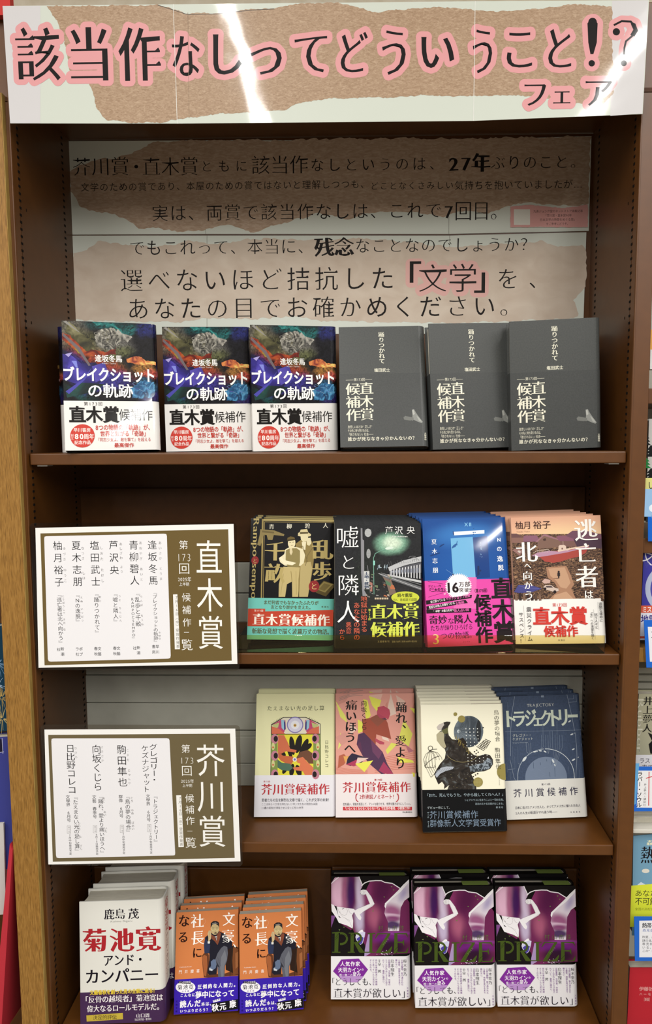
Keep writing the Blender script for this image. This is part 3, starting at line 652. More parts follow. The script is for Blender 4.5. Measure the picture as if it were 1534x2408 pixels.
# ---------------- smoke-cover novel (three front copies, two spine-out copies)
W, H, T = .134, .192, .031
SMOKE = blob_mat('smoke_art', '#0f0e14', [
    (-.056, .176, .022, .02, 40, '#6a655c', .7, .5), (-.028, .158, .011, .045, 52, '#4c4a2c', .8, .7), (-.022, .142, .009, .048, 60, '#77512a', .75, .7), (-.012, .130, .007, .042, 66, '#8e2f1e', .75, .6),
    (.006, .157, .020, .014, 0, '#85827a', .5, .8), (.012, .146, .016, .008, 10, '#5a5f2c', .6, .6), (-.005, .186, .026, .006, 0, '#0e4a4a', .8, .7), (.028, .179, .012, .007, 30, '#1d6a68', .7, .6),
    (.055, .184, .016, .012, 0, '#1c2260', .8, .6), (.048, .122, .014, .008, -10, '#b8803c', .75, .6), (.055, .116, .014, .006, 0, '#a8403c', .8, .5),
    (-.05, .122, .016, .022, 20, '#2a2270', .85, .5), (.0, .106, .024, .013, 0, '#3a3288', .8, .6), (-.028, .096, .028, .010, 20, '#28246c', .8, .5), (-.045, .082, .02, .006, -30, '#12433c', .7, .6),
    (.05, .094, .013, .012, 0, '#33688c', .7, .6), (.055, .080, .013, .008, 0, '#33286c', .7, .6)], H, .022, 48, .45, .5, .9, .06)
b1 = book('hardcover_novel', '', 'smoke-cover novels on the top shelf')
book_body(b1, W, H, T, None, cmat=SMOKE, ends=[(.02, .4, '#20203a')])
q = Sheet([(145, 757), (368, 765), (381, 1060), (154, 1061)], (100, 740, 4.794), W, H, .45, .5, .06)
NZ = lambda nm, st, sc=60, k=1.2: ramp_mat(nm, st, nscale=sc, detail=8, rough=.45, coat=.5, distort=k, coat_r=.06)
FIRE = NZ('fire_band', [(.3, '#17100e'), (.45, '#6a1d12'), (.58, '#a8461e'), (.7, '#8c8838')], 45)
q.torn([(228, 215), (330, 250), (430, 360), (560, 400), (700, 430), (830, 380), (830, 450), (700, 470), (520, 470), (400, 440), (300, 350), (228, 290)], FIRE, 6, 14, 11)
q.torn([(300, 90), (420, 210), (560, 330), (600, 400), (500, 420), (400, 330), (260, 200)], NZ('olive_smoke', [(.3, '#191714'), (.5, '#4d4a2c'), (.7, '#8a8560')], 50), 8, 16, 12)
q.torn([(590, 260), (620, 200), (690, 170), (780, 165), (860, 215), (900, 290), (860, 330), (820, 400), (730, 400), (640, 370), (600, 330)], NZ('grey_smoke', [(.3, '#1c1b1a'), (.45, '#4e4c46'), (.6, '#8d8a80'), (.72, '#c4c0b2')], 90, 2.5), 6, 12, 13)
q.torn([(780, 170), (830, 150), (900, 225), (960, 240), (1010, 262), (985, 300), (960, 330), (930, 300), (880, 260)], NZ('pale_smoke', [(.3, '#3c3a38'), (.6, '#a8a49a')], 80, 2), 5, 10, 14)
q.torn([(560, 95), (700, 100), (800, 118), (850, 170), (830, 200), (790, 150), (700, 140), (600, 130)], NZ('teal_smoke', [(.35, '#0a1e22'), (.6, '#1f6f6c'), (.75, '#4fb0a6')], 70, 2), 5, 12, 15)
q.torn([(950, 510), (1040, 480), (1120, 490), (1180, 530), (1285, 545), (1285, 580), (1150, 575), (1060, 570), (960, 545)], NZ('flame_edge', [(.3, '#7a2a2c'), (.5, '#cc7440'), (.68, '#e2c068')], 70, 2), 5, 12, 16)
q.poly([(225, 450), (330, 470), (440, 560), (600, 545), (720, 690), (620, 800), (400, 790), (232, 740)], NZ('crystal', [(.35, '#17133c'), (.55, '#332a86'), (.7, '#5a4ebe')], 30, .5)); q.poly([(560, 590), (700, 545), (760, 700), (600, 770)], NZ('crystal_light', [(.35, '#2d257c'), (.7, '#6a5ec6')], 20, .3))
q.poly([(262, 870), (420, 770), (700, 790), (600, 870), (280, 940)], NZ('green_dark', [(.35, '#10181a'), (.6, '#1b4640'), (.75, '#5a5450')], 30, .6))
q.torn([(1000, 830), (1080, 780), (1170, 745), (1270, 770), (1280, 900), (1240, 950), (1020, 950)], NZ('blue_smoke', [(.3, '#0e1430'), (.5, '#235a88'), (.66, '#5aa0c8'), (.75, '#5a48a8')], 60, 2.5), 6, 14, 17)
q.poly([(255, 455), (295, 488), (340, 435)], '#a99fd6'); q.poly([(330, 530), (375, 600), (400, 610), (385, 530)], '#7f86d8'); q.poly([(235, 95), (265, 80), (425, 215), (400, 205)], '#8d8a84'); q.poly([(228, 215), (420, 380), (545, 580), (520, 585), (390, 400), (228, 250)], '#6c6266')
q.poly([(262, 870), (450, 740), (560, 600), (480, 740), (300, 900)], '#4b49a8')
for i in range(14):
    a = R.uniform(0, 1); x = 600 + 280 * a; y = 250 + R.uniform(-70, 130); q.arc(x, y, R.uniform(14, 40), R.uniform(12, 30), R.uniform(0, 180), R.uniform(200, 340), 2.2, R.choice(['#b9b4a2', '#8f8b7a', '#d8d3c4', '#757048']), 8)
for i in range(12): x = 1020 + R.uniform(0, 200); y = 780 + R.uniform(0, 120); q.line([(x, y), (x + R.uniform(-60, 60), y + R.uniform(-30, 50))], 2.5, R.choice(['#7fb4d8', '#6f60c8', '#9fc8e0']))
for i in range(10): q.line([(760 + 14 * i, 130 + 5 * i), (800 + 12 * i, 112 + 14 * i)], 3, '#3fa39c')
q.flush('artwork', b1, True)
q.t('逢坂冬馬', 592, 462, 900, 538, '#f2f0ec', 'b'); q.t('Aisaka Touma', 672, 546, 832, 566, '#d8d6d2', 's'); q.t('ブレイクショット', 230, 605, 1275, 745, '#fbfaf6', 'h', em=165); q.t('の軌跡', 512, 785, 1035, 935, '#fbfaf6', 'b')
q.flush('title_lettering', b1)
bd = band(b1, W, T, .0735, '#eceae6', .3, .5)
q.off = .0005; q.t('第173回', 468, 988, 682, 1030, '#2b2624', 'r'); q.t('直木賞', 305, 1040, 865, 1218, '#15110f', 'h'); q.t('候補作', 870, 1070, 1250, 1200, '#15110f', 's')
q.disc(452, 1372, 140, '#cc4136', ry=132); q.t('早川書房', 352, 1282, 545, 1328, '#f4e6e0', 'b'); q.t('80', 358, 1340, 470, 1412, '#f8efe8', 'h'); q.t('周年', 468, 1350, 585, 1410, '#f4e6e0', 'b'); q.t('創立', 320, 1350, 352, 1412, '#f4e6e0', 's', v=True); q.t('記念作品', 362, 1425, 548, 1468, '#f4e6e0', 'b')
q.t('8つの物語の「軌跡」が、', 600, 1245, 1255, 1310, '#c43f34', 'b'); q.t('世界と繋がる「奇跡」', 655, 1318, 1205, 1380, '#c43f34', 'b'); q.t('『同志少女よ、敵を撃て』を超える', 610, 1395, 1235, 1438, '#c43f34', 's'); q.t('最高傑作', 815, 1455, 1040, 1505, '#c43f34', 'b')
q.flush('band_lettering', bd)
sp = Sheet([(103, 768), (138, 768), (168, 1062), (122, 1062)], (100, 740, 4.794), T, H, .3, .5)
def spine_print(s, draw, W, name, parent, T):
    """print drawn on its own small sheet, then turned onto the spine (right side)"""
    draw(s); V = [(W / 2 - d - .0001 if True else 0, u + T / 2, v) for (u, d, v) in s.V]; s.V = V; return s.flush(name, parent)
s2 = Sheet([(0, 0), (35, 0), (35, 190), (0, 190)], (0, 0, 1), T, H, .3, .5)
spine_print(s2, lambda s: s.t('ブレイクショットの軌跡', 11, 8, 25, 112, '#f0eeea', 'b', v=True), W, 'spine_lettering', b1, T)
s2 = Sheet([(0, 0), (35, 0), (35, 190), (0, 190)], (0, 0, 1), T, H, .3, .5); s2.off = .0005
spine_print(s2, lambda s: (s.t('逢坂冬馬', 11, 122, 25, 160, '#2b2725', 's', v=True), s.t('早川書房', 8, 174, 27, 178, '#2b2725', 's'), s.t('5216411', 10, 182, 25, 184.5, '#4b4745', 's')), W, 'spine_lettering', bd, T)
b2 = copy_tree(b1); b3 = copy_tree(b1); b4 = copy_tree(b1)
pose(b1, -0.3155, 0.0015, 1.34952, 0.31072, 0.1263, 0.00293); b1['label'] = 'rainbow-smoke cover novel with white band, turned towards the left side panel'
pose(b2, -0.1854, 0.06114, 1.34677, 0.11287, 0.01494, 0.01134); b2['label'] = 'rainbow-smoke cover novel with white band, middle of its three front copies'
pose(b3, -0.04826, 0.05584, 1.34676, 0.22385, 0.01679, 0.01029); b3['label'] = 'rainbow-smoke cover novel with white band, beside the plain grey novels'
for b_ in (b1, b2, b3): rest(b_, W, T)
def spine_out(o, px, y, label):
    x = aty(px, 1060, y)[0]; pose(o, x + T / 2 , y + W / 2, 1.3456, -math.pi / 2 + .0, 0, 0); o['label'] = label
spine_out(b4, 119, 0.0444, 'smoke-cover novel standing with its spine out, at the far left of the top shelf')
b4.rotation_mode = b4.rotation_mode

# ---------------- plain grey novel
W, H, T = .1345, .1925, .026
GR = ramp_mat('grey_jacket', [(0.3, '#484a49'), (0.7, '#505250')], nscale=500, detail=2, rough=0.42, coat=0.15, coat_r=.3)
g1 = book('hardcover_novel', '', 'plain grey novels on the top shelf')
book_body(g1, W, H, T, None, cmat=GR, ends=None)
q = Sheet([(795, 773), (1000, 768), (1009, 1052), (802, 1055)], (767, 740, 2), W, H, .42, .15)
IV = '#e9e6d2'
# pair of high-heeled shoes printed pale at the lower right
q.poly([(404, 455), (414, 452), (424, 470), (440, 492), (456, 512), (450, 518), (434, 512), (412, 502), (408, 506), (405, 505), (407, 480)], '#8d8f8b'); q.poly([(406, 458), (413, 455), (418, 475), (409, 480)], '#b3b4ae')
q.poly([(364, 492), (372, 484), (392, 488), (412, 492), (412, 502), (396, 506), (368, 502)], '#757773'); q.poly([(425, 482), (440, 494), (452, 512), (438, 508)], '#a8aaa4'); q.poly([(380, 488), (402, 482), (404, 490), (390, 494)], '#9a9c97')
q.flush('artwork', g1)
q.t('踊りつかれて', 245, 88, 272, 238, IV, 'mb', v=True); q.t('塩田武士', 226, 259, 302, 279, IV, 'b', em=18)
q.flush('title_lettering', g1)
bd = band(g1, W, T, .1162, None, cmat=ramp_mat('grey_band', [(0.3, '#444645'), (0.7, '#4b4d4c')], nscale=500, detail=2, rough=0.38, coat=0.15, coat_r=.3))
q.off = .0005
q.poly([(404, 455), (414, 452), (424, 470), (440, 492), (456, 512), (450, 518), (434, 512), (412, 502), (408, 506), (405, 505), (407, 480)], '#8d8f8b'); q.poly([(406, 458), (413, 455), (418, 475), (409, 480)], '#b3b4ae')
q.poly([(364, 492), (372, 484), (392, 488), (412, 492), (412, 502), (396, 506), (368, 502)], '#757773'); q.poly([(425, 482), (440, 494), (452, 512), (438, 508)], '#a8aaa4')
q.line([(92, 317), (128, 316)], 1.2, IV); q.line([(184, 314), (215, 313)], 1.2, IV); q.t('第173回', 130, 307, 182, 321, IV, 's'); q.t('候補作', 92, 330, 158, 508, IV, 'mb', v=True); q.t('直木賞', 158, 326, 220, 504, IV, 'mb', v=True)
for i, s_ in enumerate(('息苦しいほどの“正しさ”', 'その先に待ち受けるのは、', '「赦されない」社会――')): q.t(s_, 103, 528 + 17.5 * i, 222 - (14 if i == 1 else 0), 542 + 17.5 * i, IV, 's')
q.t('誰かが死ななきゃ分かんないの？', 104, 580, 428, 602, IV, 'b', em=20); q.t('文藝春秋', 462, 562, 472, 598, IV, 's', v=True)
q.flush('band_lettering', bd)
g2 = copy_tree(g1); g3 = copy_tree(g1)
G = 'charcoal-grey novel with two small printed shoes'
place(g1, (0.08814, 0.03526, 1.35187, 0.01731, 0.23399, 0.01449), [G + ', beside the smoke-cover novels', G + ', just behind the one beside the smoke-cover novels'], T, dx=-.001)
place(g2, (0.22894, 0.04848, 1.34948, 0.12949, 0.08437, 0.0262), [G + ', middle of the three front copies'], T)
place(g3, (0.34750, 0.03000, 1.34913, -0.0347, 0.01, 0.035), [G + ', nearest the right side panel', G + ', just behind the one nearest the right side panel'], T, dx=.004)

# ---------------- black and gold detective novel
W, H, T = .1345, .190, .020
n1 = book('hardcover_novel', '', 'black and gold novels on the second shelf')
book_body(n1, W, H, T, '#0e0d10', .4, .06, ends=[(.0, .95, '#1b4034')])
q = Sheet([(588.5, 1218), (786, 1226), (789, 1494), (585, 1494)], (560, 1180, 3.409), W, H, .4, .06)
GO, GO2 = '#a08c54', '#b7a468'
q.poly([(186, 138), (770, 158), (770, 172), (186, 152)], GO2); q.poly([(186, 138), (200, 139), (200, 745), (190, 745)], GO); q.poly([(206, 158), (210, 158), (212, 745), (208, 745)], GO); q.poly([(206, 158), (770, 178), (770, 182), (206, 162)], GO)
q.disc(137, 455, 30, '#8e2a2c', ry=33)
# pistol
q.poly([(175, 215), (290, 228), (370, 258), (366, 272), (285, 262), (275, 300), (238, 298), (228, 262), (205, 258), (178, 345), (152, 335), (170, 262)], '#8a7a4c'); q.poly([(190, 226), (288, 238), (286, 250), (190, 240)], '#6b5d38')
# two men in cream and ochre
q.poly([(462, 332), (500, 305), (580, 300), (600, 335), (612, 420), (606, 500), (598, 560), (570, 737), (500, 737), (470, 520), (460, 420)], '#8f7c48'); q.poly([(505, 480), (585, 470), (598, 520), (570, 737), (500, 737)], '#b8a671')
q.poly([(478, 272), (480, 250), (492, 245), (500, 225), (550, 222), (560, 248), (582, 262), (580, 276), (530, 284)], '#d8c998'); q.poly([(495, 245), (558, 245), (560, 256), (495, 258)], '#4f4326'); q.poly([(498, 262), (555, 258), (560, 290), (545, 315), (520, 320), (503, 300)], '#e0d5ab')
q.poly([(545, 290), (580, 288), (586, 330), (570, 350), (552, 340)], '#e2d7ae'); q.poly([(510, 320), (545, 318), (540, 380), (520, 375)], '#e8deba'); q.line([(470, 360), (520, 350), (560, 470)], 4, '#6f6038'); q.line([(600, 360), (560, 420), (545, 500)], 4, '#6f6038')
q.poly([(395, 365), (430, 352), (480, 360), (520, 372), (540, 420), (530, 480), (505, 500), (380, 498), (340, 470), (330, 440), (372, 410), (380, 375)], '#e6dcb6'); q.poly([(385, 380), (420, 365), (470, 365), (498, 385), (500, 470), (488, 515), (400, 505), (385, 450)], '#8f8150'); q.poly([(416, 365), (432, 362), (440, 395), (428, 420), (416, 400)], '#d9caa0')
q.poly([(330, 438), (350, 428), (372, 455), (440, 470), (470, 478), (440, 495), (370, 485)], '#efe6c4'); q.disc(430, 325, 30, '#e4d8ae', ry=42); q.poly([(392, 310), (396, 286), (420, 275), (450, 282), (460, 306), (440, 300), (405, 306)], '#6a5a30'); q.poly([(392, 300), (458, 296), (458, 304), (392, 312)], '#3a3018')
q.poly([(368, 505), (500, 512), (492, 600), (494, 737), (445, 737), (440, 620), (400, 640), (388, 737), (335, 737), (335, 640), (352, 560)], '#c3b078'); q.line([(440, 620), (430, 540)], 4, '#8e7c46'); q.line([(370, 560), (352, 720)], 3, '#a08e58'); q.line([(470, 540), (478, 720)], 3, '#a08e58')
q.line([(412, 322), (424, 321)], 3, '#5a4c28'); q.line([(436, 320), (448, 319)], 3, '#5a4c28'); q.line([(425, 345), (440, 343)], 3, '#7a5a38')
q.poly([(630, 680), (692, 614), (772, 640), (770, 668), (712, 735), (632, 705)], '#554723'); q.poly([(638, 680), (694, 620), (765, 642), (706, 705)], '#8b7b46'); q.poly([(655, 678), (696, 634), (745, 648), (700, 692)], '#6f6034')
q.disc(617, 657, 42, '#8e2a2c', ry=45)
q.flush('artwork', n1, True)
q.t('Rampo', 112, 132, 176, 424, GO2, 'mb', v=True); q.t('と', 118, 438, 156, 474, GO2, 's'); q.t('sempo', 108, 478, 172, 752, GO2, 'mb', v=True); q.t('と', 594, 630, 640, 682, '#d8b878', 's')
for ch, x in (('青', 245), ('柳', 387), ('碧', 531), ('人', 674)): q.t(ch, x, 178 - (x - 245) * .0, x + 41, 216, '#e9e4cf', 'mb')
for ch, a in (('千', (213, 308, 388, 458)), ('畝', (213, 478, 385, 625)), ('乱', (588, 302, 765, 450)), ('歩', (590, 468, 762, 612))): q.t(ch, *a, GO2, 'mh')
q.flush('title_lettering', n1, True)
bd = band(n1, W, T, .0645, '#74c8bb', .35, .2)
q.off = .0005; q.poly([(85, 828), (228, 829), (229, 850), (775, 836), (776, 962), (85, 966)], '#c2452f')
q.t('まだ何者でもなかったふたりが', 215, 762, 655, 794, '#5c5a34', 'mb'); q.t('友となり歴史を変えた。', 275, 800, 612, 830, '#5c5a34', 'mb'); q.t('新潮社', 680, 806, 738, 820, '#5c5a34', 's'); q.t('第173回', 140, 836, 214, 852, '#f0d8c8', 'b'); q.t('直木賞候補作', 130, 866, 752, 956, '#f7efe2', 'mh'); q.t('斬新な発想で描く波瀾万丈の物語。', 125, 980, 768, 1024, '#5c5a34', 'mb')
q.flush('band_lettering', bd)
place(n1, (-0.0595, 0.0330, 1.0520, 0.06, 0.20, -0.028), names('black and gold novel with turquoise band', 3, ' of the stack'), T, dx=.001, dt=-.01)

# ---------------- night station novel (paperback stack)
W, H, T = .1330, .1895, .0185
n2 = book('paperback_novel', '', 'dark night-station novels on the second shelf')
NIGHT = blob_mat('night_art', '#28292b', [(.020, .158, .024, .0155, 0, '#7fae94', .95, .35), (.022, .159, .013, .009, 0, '#d6e6cf', .9, .6), (-.015, .10, .02, .05, 0, '#2a2f2a', .6, .5), (.03, .07, .04, .02, 0, '#3c3a3c', .6, .6)], H, .006, 60, .35, .1, .25)
book_body(n2, W, H, T, None, cmat=NIGHT, hard=False)
q = Sheet([(787, 1226), (990.6, 1227), (994, 1519), (788, 1523)], (560, 1180, 3.409), W, H, .35, .1)
q.poly([(1205, 515), (1330, 460), (1470, 428), (1470, 470), (1340, 500), (1215, 545)], '#b9bbbd'); q.poly([(1215, 545), (1340, 505), (1470, 475), (1470, 560), (1215, 575)], '#55565c')
for i in range(11): x = 1225 + i * 23; q.poly([(x, 535 - i * 4), (x + 8, 533 - i * 4), (x + 8, 582 + i * 2.6), (x, 580 + i * 2.6)], '#d7d8da')
for i in range(9): x = 1235 + i * 25; q.poly([(x, 545 - i * 3), (x + 12, 543 - i * 3), (x + 12, 556), (x, 558)], '#8e93a0')
q.poly([(1200, 570), (1470, 622), (1470, 640), (1200, 584)], '#c4c5c6'); q.poly([(1120, 560), (1190, 575), (1470, 672), (1470, 700), (1180, 600)], '#6a6b6e'); q.line([(1130, 565), (1470, 690)], 4, '#b9babb'); q.line([(1150, 560), (1470, 655)], 3, '#9a9b9c')
for i in range(16): q.line([(1210 + i * 17, 478 + R.uniform(-10, 20) - i * 2.5), (1214 + i * 17, 500 - i * 2.5)], 2, '#6f7072')
q.line([(1092, 730), (1090, 600), (1088, 440), (1102, 405), (1140, 385), (1215, 368)], 6, '#6d9a88'); q.disc(1215, 362, 34, '#d7e6d8', ry=11, ang=-.15); q.poly([(1085, 462), (1100, 462), (1100, 498), (1085, 498)], '#8fd0c0')
for i in range(3): q.arc(1400 + i * 15, 440 + i * 12, 28, 14, 180, 330, 3, '#8a8b8c', 8)
q.poly([(985, 200), (998, 200), (1000, 290), (1012, 300), (1014, 700), (1040, 745), (1000, 745), (988, 560)], '#8b8b90'); q.line([(992, 200), (996, 700)], 2, '#5b5b60'); q.line([(1040, 500), (1062, 720)], 5, '#7b7b80')
q.disc(1044, 238, 27, '#b9bbbb', ry=33); q.disc(1048, 405, 17, '#a3a5a5', ry=38)
for i in range(7): q.line([(1018, 212 + 8 * i), (1070, 210 + 8 * i)], 1.5, '#77797a'); q.line([(1032, 376 + 9 * i), (1064, 376 + 9 * i)], 1.5, '#6d6f70')
q.rect(1010, 545, 1055, 690, '#c9cac8'); q.t('土地・建物', 1014, 552, 1050, 684, '#33415c', 'h', v=True); q.poly([(1058, 630), (1080, 640), (1078, 710), (1060, 706)], '#a8776b')
for i in range(40):
    x = R.uniform(1010, 1240); y = R.uniform(560, 760); a = R.uniform(6, 22); q.poly([(x, y), (x + a, y + 3), (x + a, y + a * R.uniform(.3, 1.3)), (x - 2, y + a * .6)], R.choice(['#55504e', '#7a736e', '#6b7a5c', '#a86a4a', '#8d8a88', '#3f4a46', '#b3a394', '#2c2c2e']))
q.poly([(1160, 590), (1230, 620), (1270, 720), (1220, 740), (1190, 640)], '#7d6a5e'); q.poly([(1215, 650), (1250, 660), (1262, 690), (1225, 690)], '#b9704e'); q.poly([(1180, 615), (1225, 640), (1230, 670), (1190, 650)], '#5a7a5e')
for i in range(8): q.poly([(1098 + 14 * i, 758), (1108 + 14 * i, 758), (1108 + 14 * i, 772), (1098 + 14 * i, 772)], '#d9c6a8')
for i in range(10): x = 1105 + R.uniform(0, 90); q.poly([(x, 480 + R.uniform(0, 60)), (x + 9, 482 + R.uniform(0, 40)), (x + 7, 520), (x - 1, 522)], R.choice(['#7f8f98', '#c3d3d8', '#5a6a78']))
for i in range(30): x = R.uniform(905, 985); y = R.uniform(440, 730); q.line([(x, y), (x + R.uniform(-14, 14), y + R.uniform(6, 18))], 2, R.choice(['#3c4a3c', '#47523f', '#28302a']))
for i in range(14): x = R.uniform(1180, 1470); y = R.uniform(850, 1090); q.line([(x, y), (x + R.uniform(10, 60), y + R.uniform(-12, 12))], 3, R.choice(['#3f4650', '#4b4e55', '#55606a']))
q.disc(1342, 757, 112, '#c9cf46', ry=49)
q.flush('artwork', n2, True)
WH = '#f2f1ee'
for ch, a in (('嘘', (792, 182, 962, 362)), ('と', (838, 408, 930, 535)), ('隣', (796, 572, 972, 742)), ('人', (788, 782, 978, 962))): q.t(ch, *a, WH, 'm')
q.t('芦沢', 1180, 188, 1328, 252, WH, 'm'); q.t('央', 1348, 186, 1422, 250, WH, 'm'); q.t('You Ashizawa', 1236, 260, 1360, 276, WH, 'mb')
RD = '#c4614c'
q.t('地獄は始まる', 986, 745, 1036, 1035, RD, 'mb', v=True); q.t('あなたの隣の', 928, 795, 976, 1100, RD, 'mb', v=True); q.t('悪意', 864, 952, 910, 1052, RD, 'mb', v=True); q.t('から', 812, 1008, 856, 1100, RD, 'mb', v=True)
YE = '#d3dc58'
q.t('第173回', 1046, 848, 1066, 940, YE, 'b', v=True, upright=True); q.t('直木賞', 1068, 810, 1448, 932, YE, 'mh'); q.t('候補作', 1068, 952, 1452, 1075, YE, 'mh'); q.t('続々重版', 1280, 724, 1398, 754, '#23241e', 'b'); q.t('TV、各紙誌で話題', 1246, 764, 1434, 786, '#23241e', 's')
q.t('文藝春秋刊', 1120, 1102, 1216, 1118, '#b9b8b2', 's'); q.t('定価1760円（本体1600円＋税10%）', 1236, 1102, 1444, 1118, '#b9b8b2', 's')
q.flush('title_lettering', n2)
place(n2, (0.07818, 0.0006, 1.05227, 0.08398, 0.15232, -0.00949), names('dark paperback with green-lit night station', 6, ' of the stack'), T, dx=.0004, jit=.0006)

# ---------------- blue novel with pink band
W, H, T = .1343, .1955, .0185
n3 = book('hardcover_novel', '', 'glossy blue novels with pink bands on the second shelf')
BLUE = blob_mat('blue_art', '#124a93', [(.0, .168, .045, .016, 0, '#3f86cc', .8, .7), (-.002, .12, .05, .05, 0, '#1a5cab', .6, .7)], H, .004, 30, .45, .5, 0, .02)
book_body(n3, W, H, T, None, cmat=BLUE, ends=[(0, .9, '#12366f')])
q = Sheet([(992, 1214), (1192, 1212), (1210, 1511), (1008, 1519)], (980, 1200, 6.39), W, H, .45, .5, .02)
q.poly([(846, 384), (1065, 360), (1108, 990), (893, 1000)], '#0f3c80'); q.poly([(512, 391), (846, 371), (893, 1010), (555, 1012)], '#72b3dd'); q.poly([(560, 291), (1022, 271), (1022, 323), (566, 346)], '#eef7fa'); q.poly([(545, 278), (560, 291), (566, 346), (548, 330)], '#0c3474')
q.poly([(530, 540), (545, 505), (575, 480), (600, 470), (608, 430), (616, 430), (612, 480), (622, 495), (600, 500), (585, 525), (555, 535), (540, 545)], '#2a5d9c'); q.poly([(340, 520), (365, 490), (410, 472), (420, 478), (385, 505), (345, 528)], '#0f3872'); q.poly([(198, 650), (240, 630), (350, 605), (355, 615), (300, 635), (215, 662)], '#0f3872')
q.poly([(918, 815), (945, 812), (950, 940), (925, 965), (915, 962)], '#1c2c5a'); q.disc(962, 885, 14, '#1c2c5a'); q.line([(445, 865), (555, 940)], 2.5, '#8fb8d8'); q.poly([(535, 935), (565, 925), (560, 955), (540, 950)], '#12305f')
for i in range(16): q.disc(R.uniform(955, 990), R.uniform(460, 690), R.uniform(3, 6), '#9cc4e4', n=8)
for x, y in ((860, 245), (855, 305), (882, 305), (858, 333)): q.disc(x, y, 9, '#2a5d9c', n=10)
q.flush('artwork', n3, True)
q.t('XII', 705, 143, 826, 218, '#8fcdf0', 'mb'); q.t('夏木志朋', 206, 400, 312, 925, '#f0f4f6', 'mb', v=True, em=86); q.t('N', 1200, 385, 1280, 452, '#f4f7f8', 'h'); q.t('の', 1200, 520, 1292, 598, '#f4f7f8', 'b'); q.t('逸', 1208, 664, 1304, 750, '#f4f7f8', 'b'); q.t('脱', 1222, 800, 1316, 885, '#f4f7f8', 'b')
q.flush('title_lettering', n3)
PINK = mat('#e04aa6', .45, .5, 0, .02)
bd = band(n3, W, T, .1, None, cmat=PINK)
q.off = .0005; q.rect(560, 985, 905, 1460, '#e46ab2'); q.burst(632, 1120, 172, 205, 44, '#f6eef0'); DK = '#1d1418'
q.line([(170, 1042), (400, 1082)], 3, DK); q.line([(180, 1280), (400, 1215)], 3, DK)
q.t('デビュー作', 174, 1098, 372, 1136, DK, 's'); q.t('『二木先生』', 172, 1148, 460, 1204, DK, 'b'); q.t('が', 408, 1214, 446, 1252, '#f6eef0', 's'); q.t('16', 434, 1056, 636, 1212, DK, 'h', em=205); q.t('万部', 640, 1052, 812, 1130, DK, 'b'); q.t('突破!!', 645, 1145, 826, 1208, DK, 'b')
q.poly([(134, 1332), (835, 1248), (828, 1298), (148, 1392)], DK); q.poly([(148, 1420), (740, 1325), (775, 1372), (155, 1470)], DK); q.poly([(146, 1470), (825, 1448), (822, 1508), (150, 1528)], DK)
q.t('金に困っている', 210, 1332, 438, 1372, '#f2e6ea', 'b', rot=7); q.t('ペットショップ店員', 440, 1288, 812, 1338, '#e46ab2', 'b', rot=7); q.t('見知らぬ他人の後をつける', 186, 1418, 585, 1460, '#f2e6ea', 'b', rot=8.5); q.t('女教師', 588, 1360, 720, 1404, '#e46ab2', 'b', rot=8.5)
q.t('“本物”の能力を持つ', 255, 1478, 566, 1514, '#f2e6ea', 'b', rot=2); q.t('新人占い師', 568, 1464, 796, 1508, '#e46ab2', 'b', rot=2)
q.t('奇妙', 195, 1560, 460, 1692, DK, 'mb'); q.t('な', 480, 1590, 565, 1690, DK, 'm'); q.t('隣人', 572, 1548, 850, 1682, DK, 'mb'); q.t('たちが繰りひろげる', 215, 1704, 848, 1790, DK, 'm'); q.t('3', 232, 1805, 362, 2008, '#f0d89c', 'mb'); q.t('つの物語。', 366, 1812, 905, 1915, DK, 'm'); q.t('ポプラ社', 706, 1945, 806, 1962, '#8e2c52', 's')
q.t('（第173回）', 850, 1160, 1090, 1218, DK, 'b'); q.t('候補作', 866, 1245, 1108, 1965, DK, 'h', v=True); q.t('直木賞', 1120, 1000, 1420, 1960, DK, 'h', v=True)
q.flush('band_lettering', bd)
place(n3, (0.21919, 0.00856, 1.05413, 0.10973, 0.22397, 0.00739), names('shiny blue novel with hot-pink band', 5, ' of the stack'), T, dx=-.0012)

# ---------------- wrecked boat novel
W, H, T = .1355, .195, .0185
n4 = book('hardcover_novel', '', 'beached-boat novels on the second shelf')
DEB = ramp_mat('debris_print', [(0.38, '#2c2220'), (0.5, '#5c4438'), (0.6, '#8a6a50'), (0.72, '#b08a68')], scale=(1, 1, 1.8), nscale=150, detail=8, rough=.4, distort=2.5)
SKY = blob_mat('dusk_art', '#e0ab8e', [(.02, .152, .08, .028, 0, '#efd0a0', .95, .7)], H, .01, 20, .4, .1)
book_body(n4, W, H, T, '#dcaa90', .4, .1, ends=[(0, .9, '#c9a794')])
q = Sheet([(1201.4, 1211), (1413, 1205.4), (1428, 1509), (1213.4, 1512)], (1180, 1200, 5.9), W, H, .4, .1)
q.poly([(127, 65), (1375, 30), (1390, 320), (140, 340)], SKY)
q.poly([(138, 300), (1395, 290), (1430, 1230), (170, 1245)], DEB)
q.poly([(135, 290), (210, 290), (310, 345), (305, 420), (140, 420)], '#8a665c'); q.poly([(135, 290), (210, 290), (310, 345), (135, 348)], '#6a4c4c'); q.poly([(305, 330), (325, 315), (490, 315), (520, 360), (515, 400), (300, 405)], '#8a5f72'); q.poly([(470, 405), (585, 300), (620, 300), (830, 378), (820, 395), (590, 320), (500, 410)], '#9a7078')
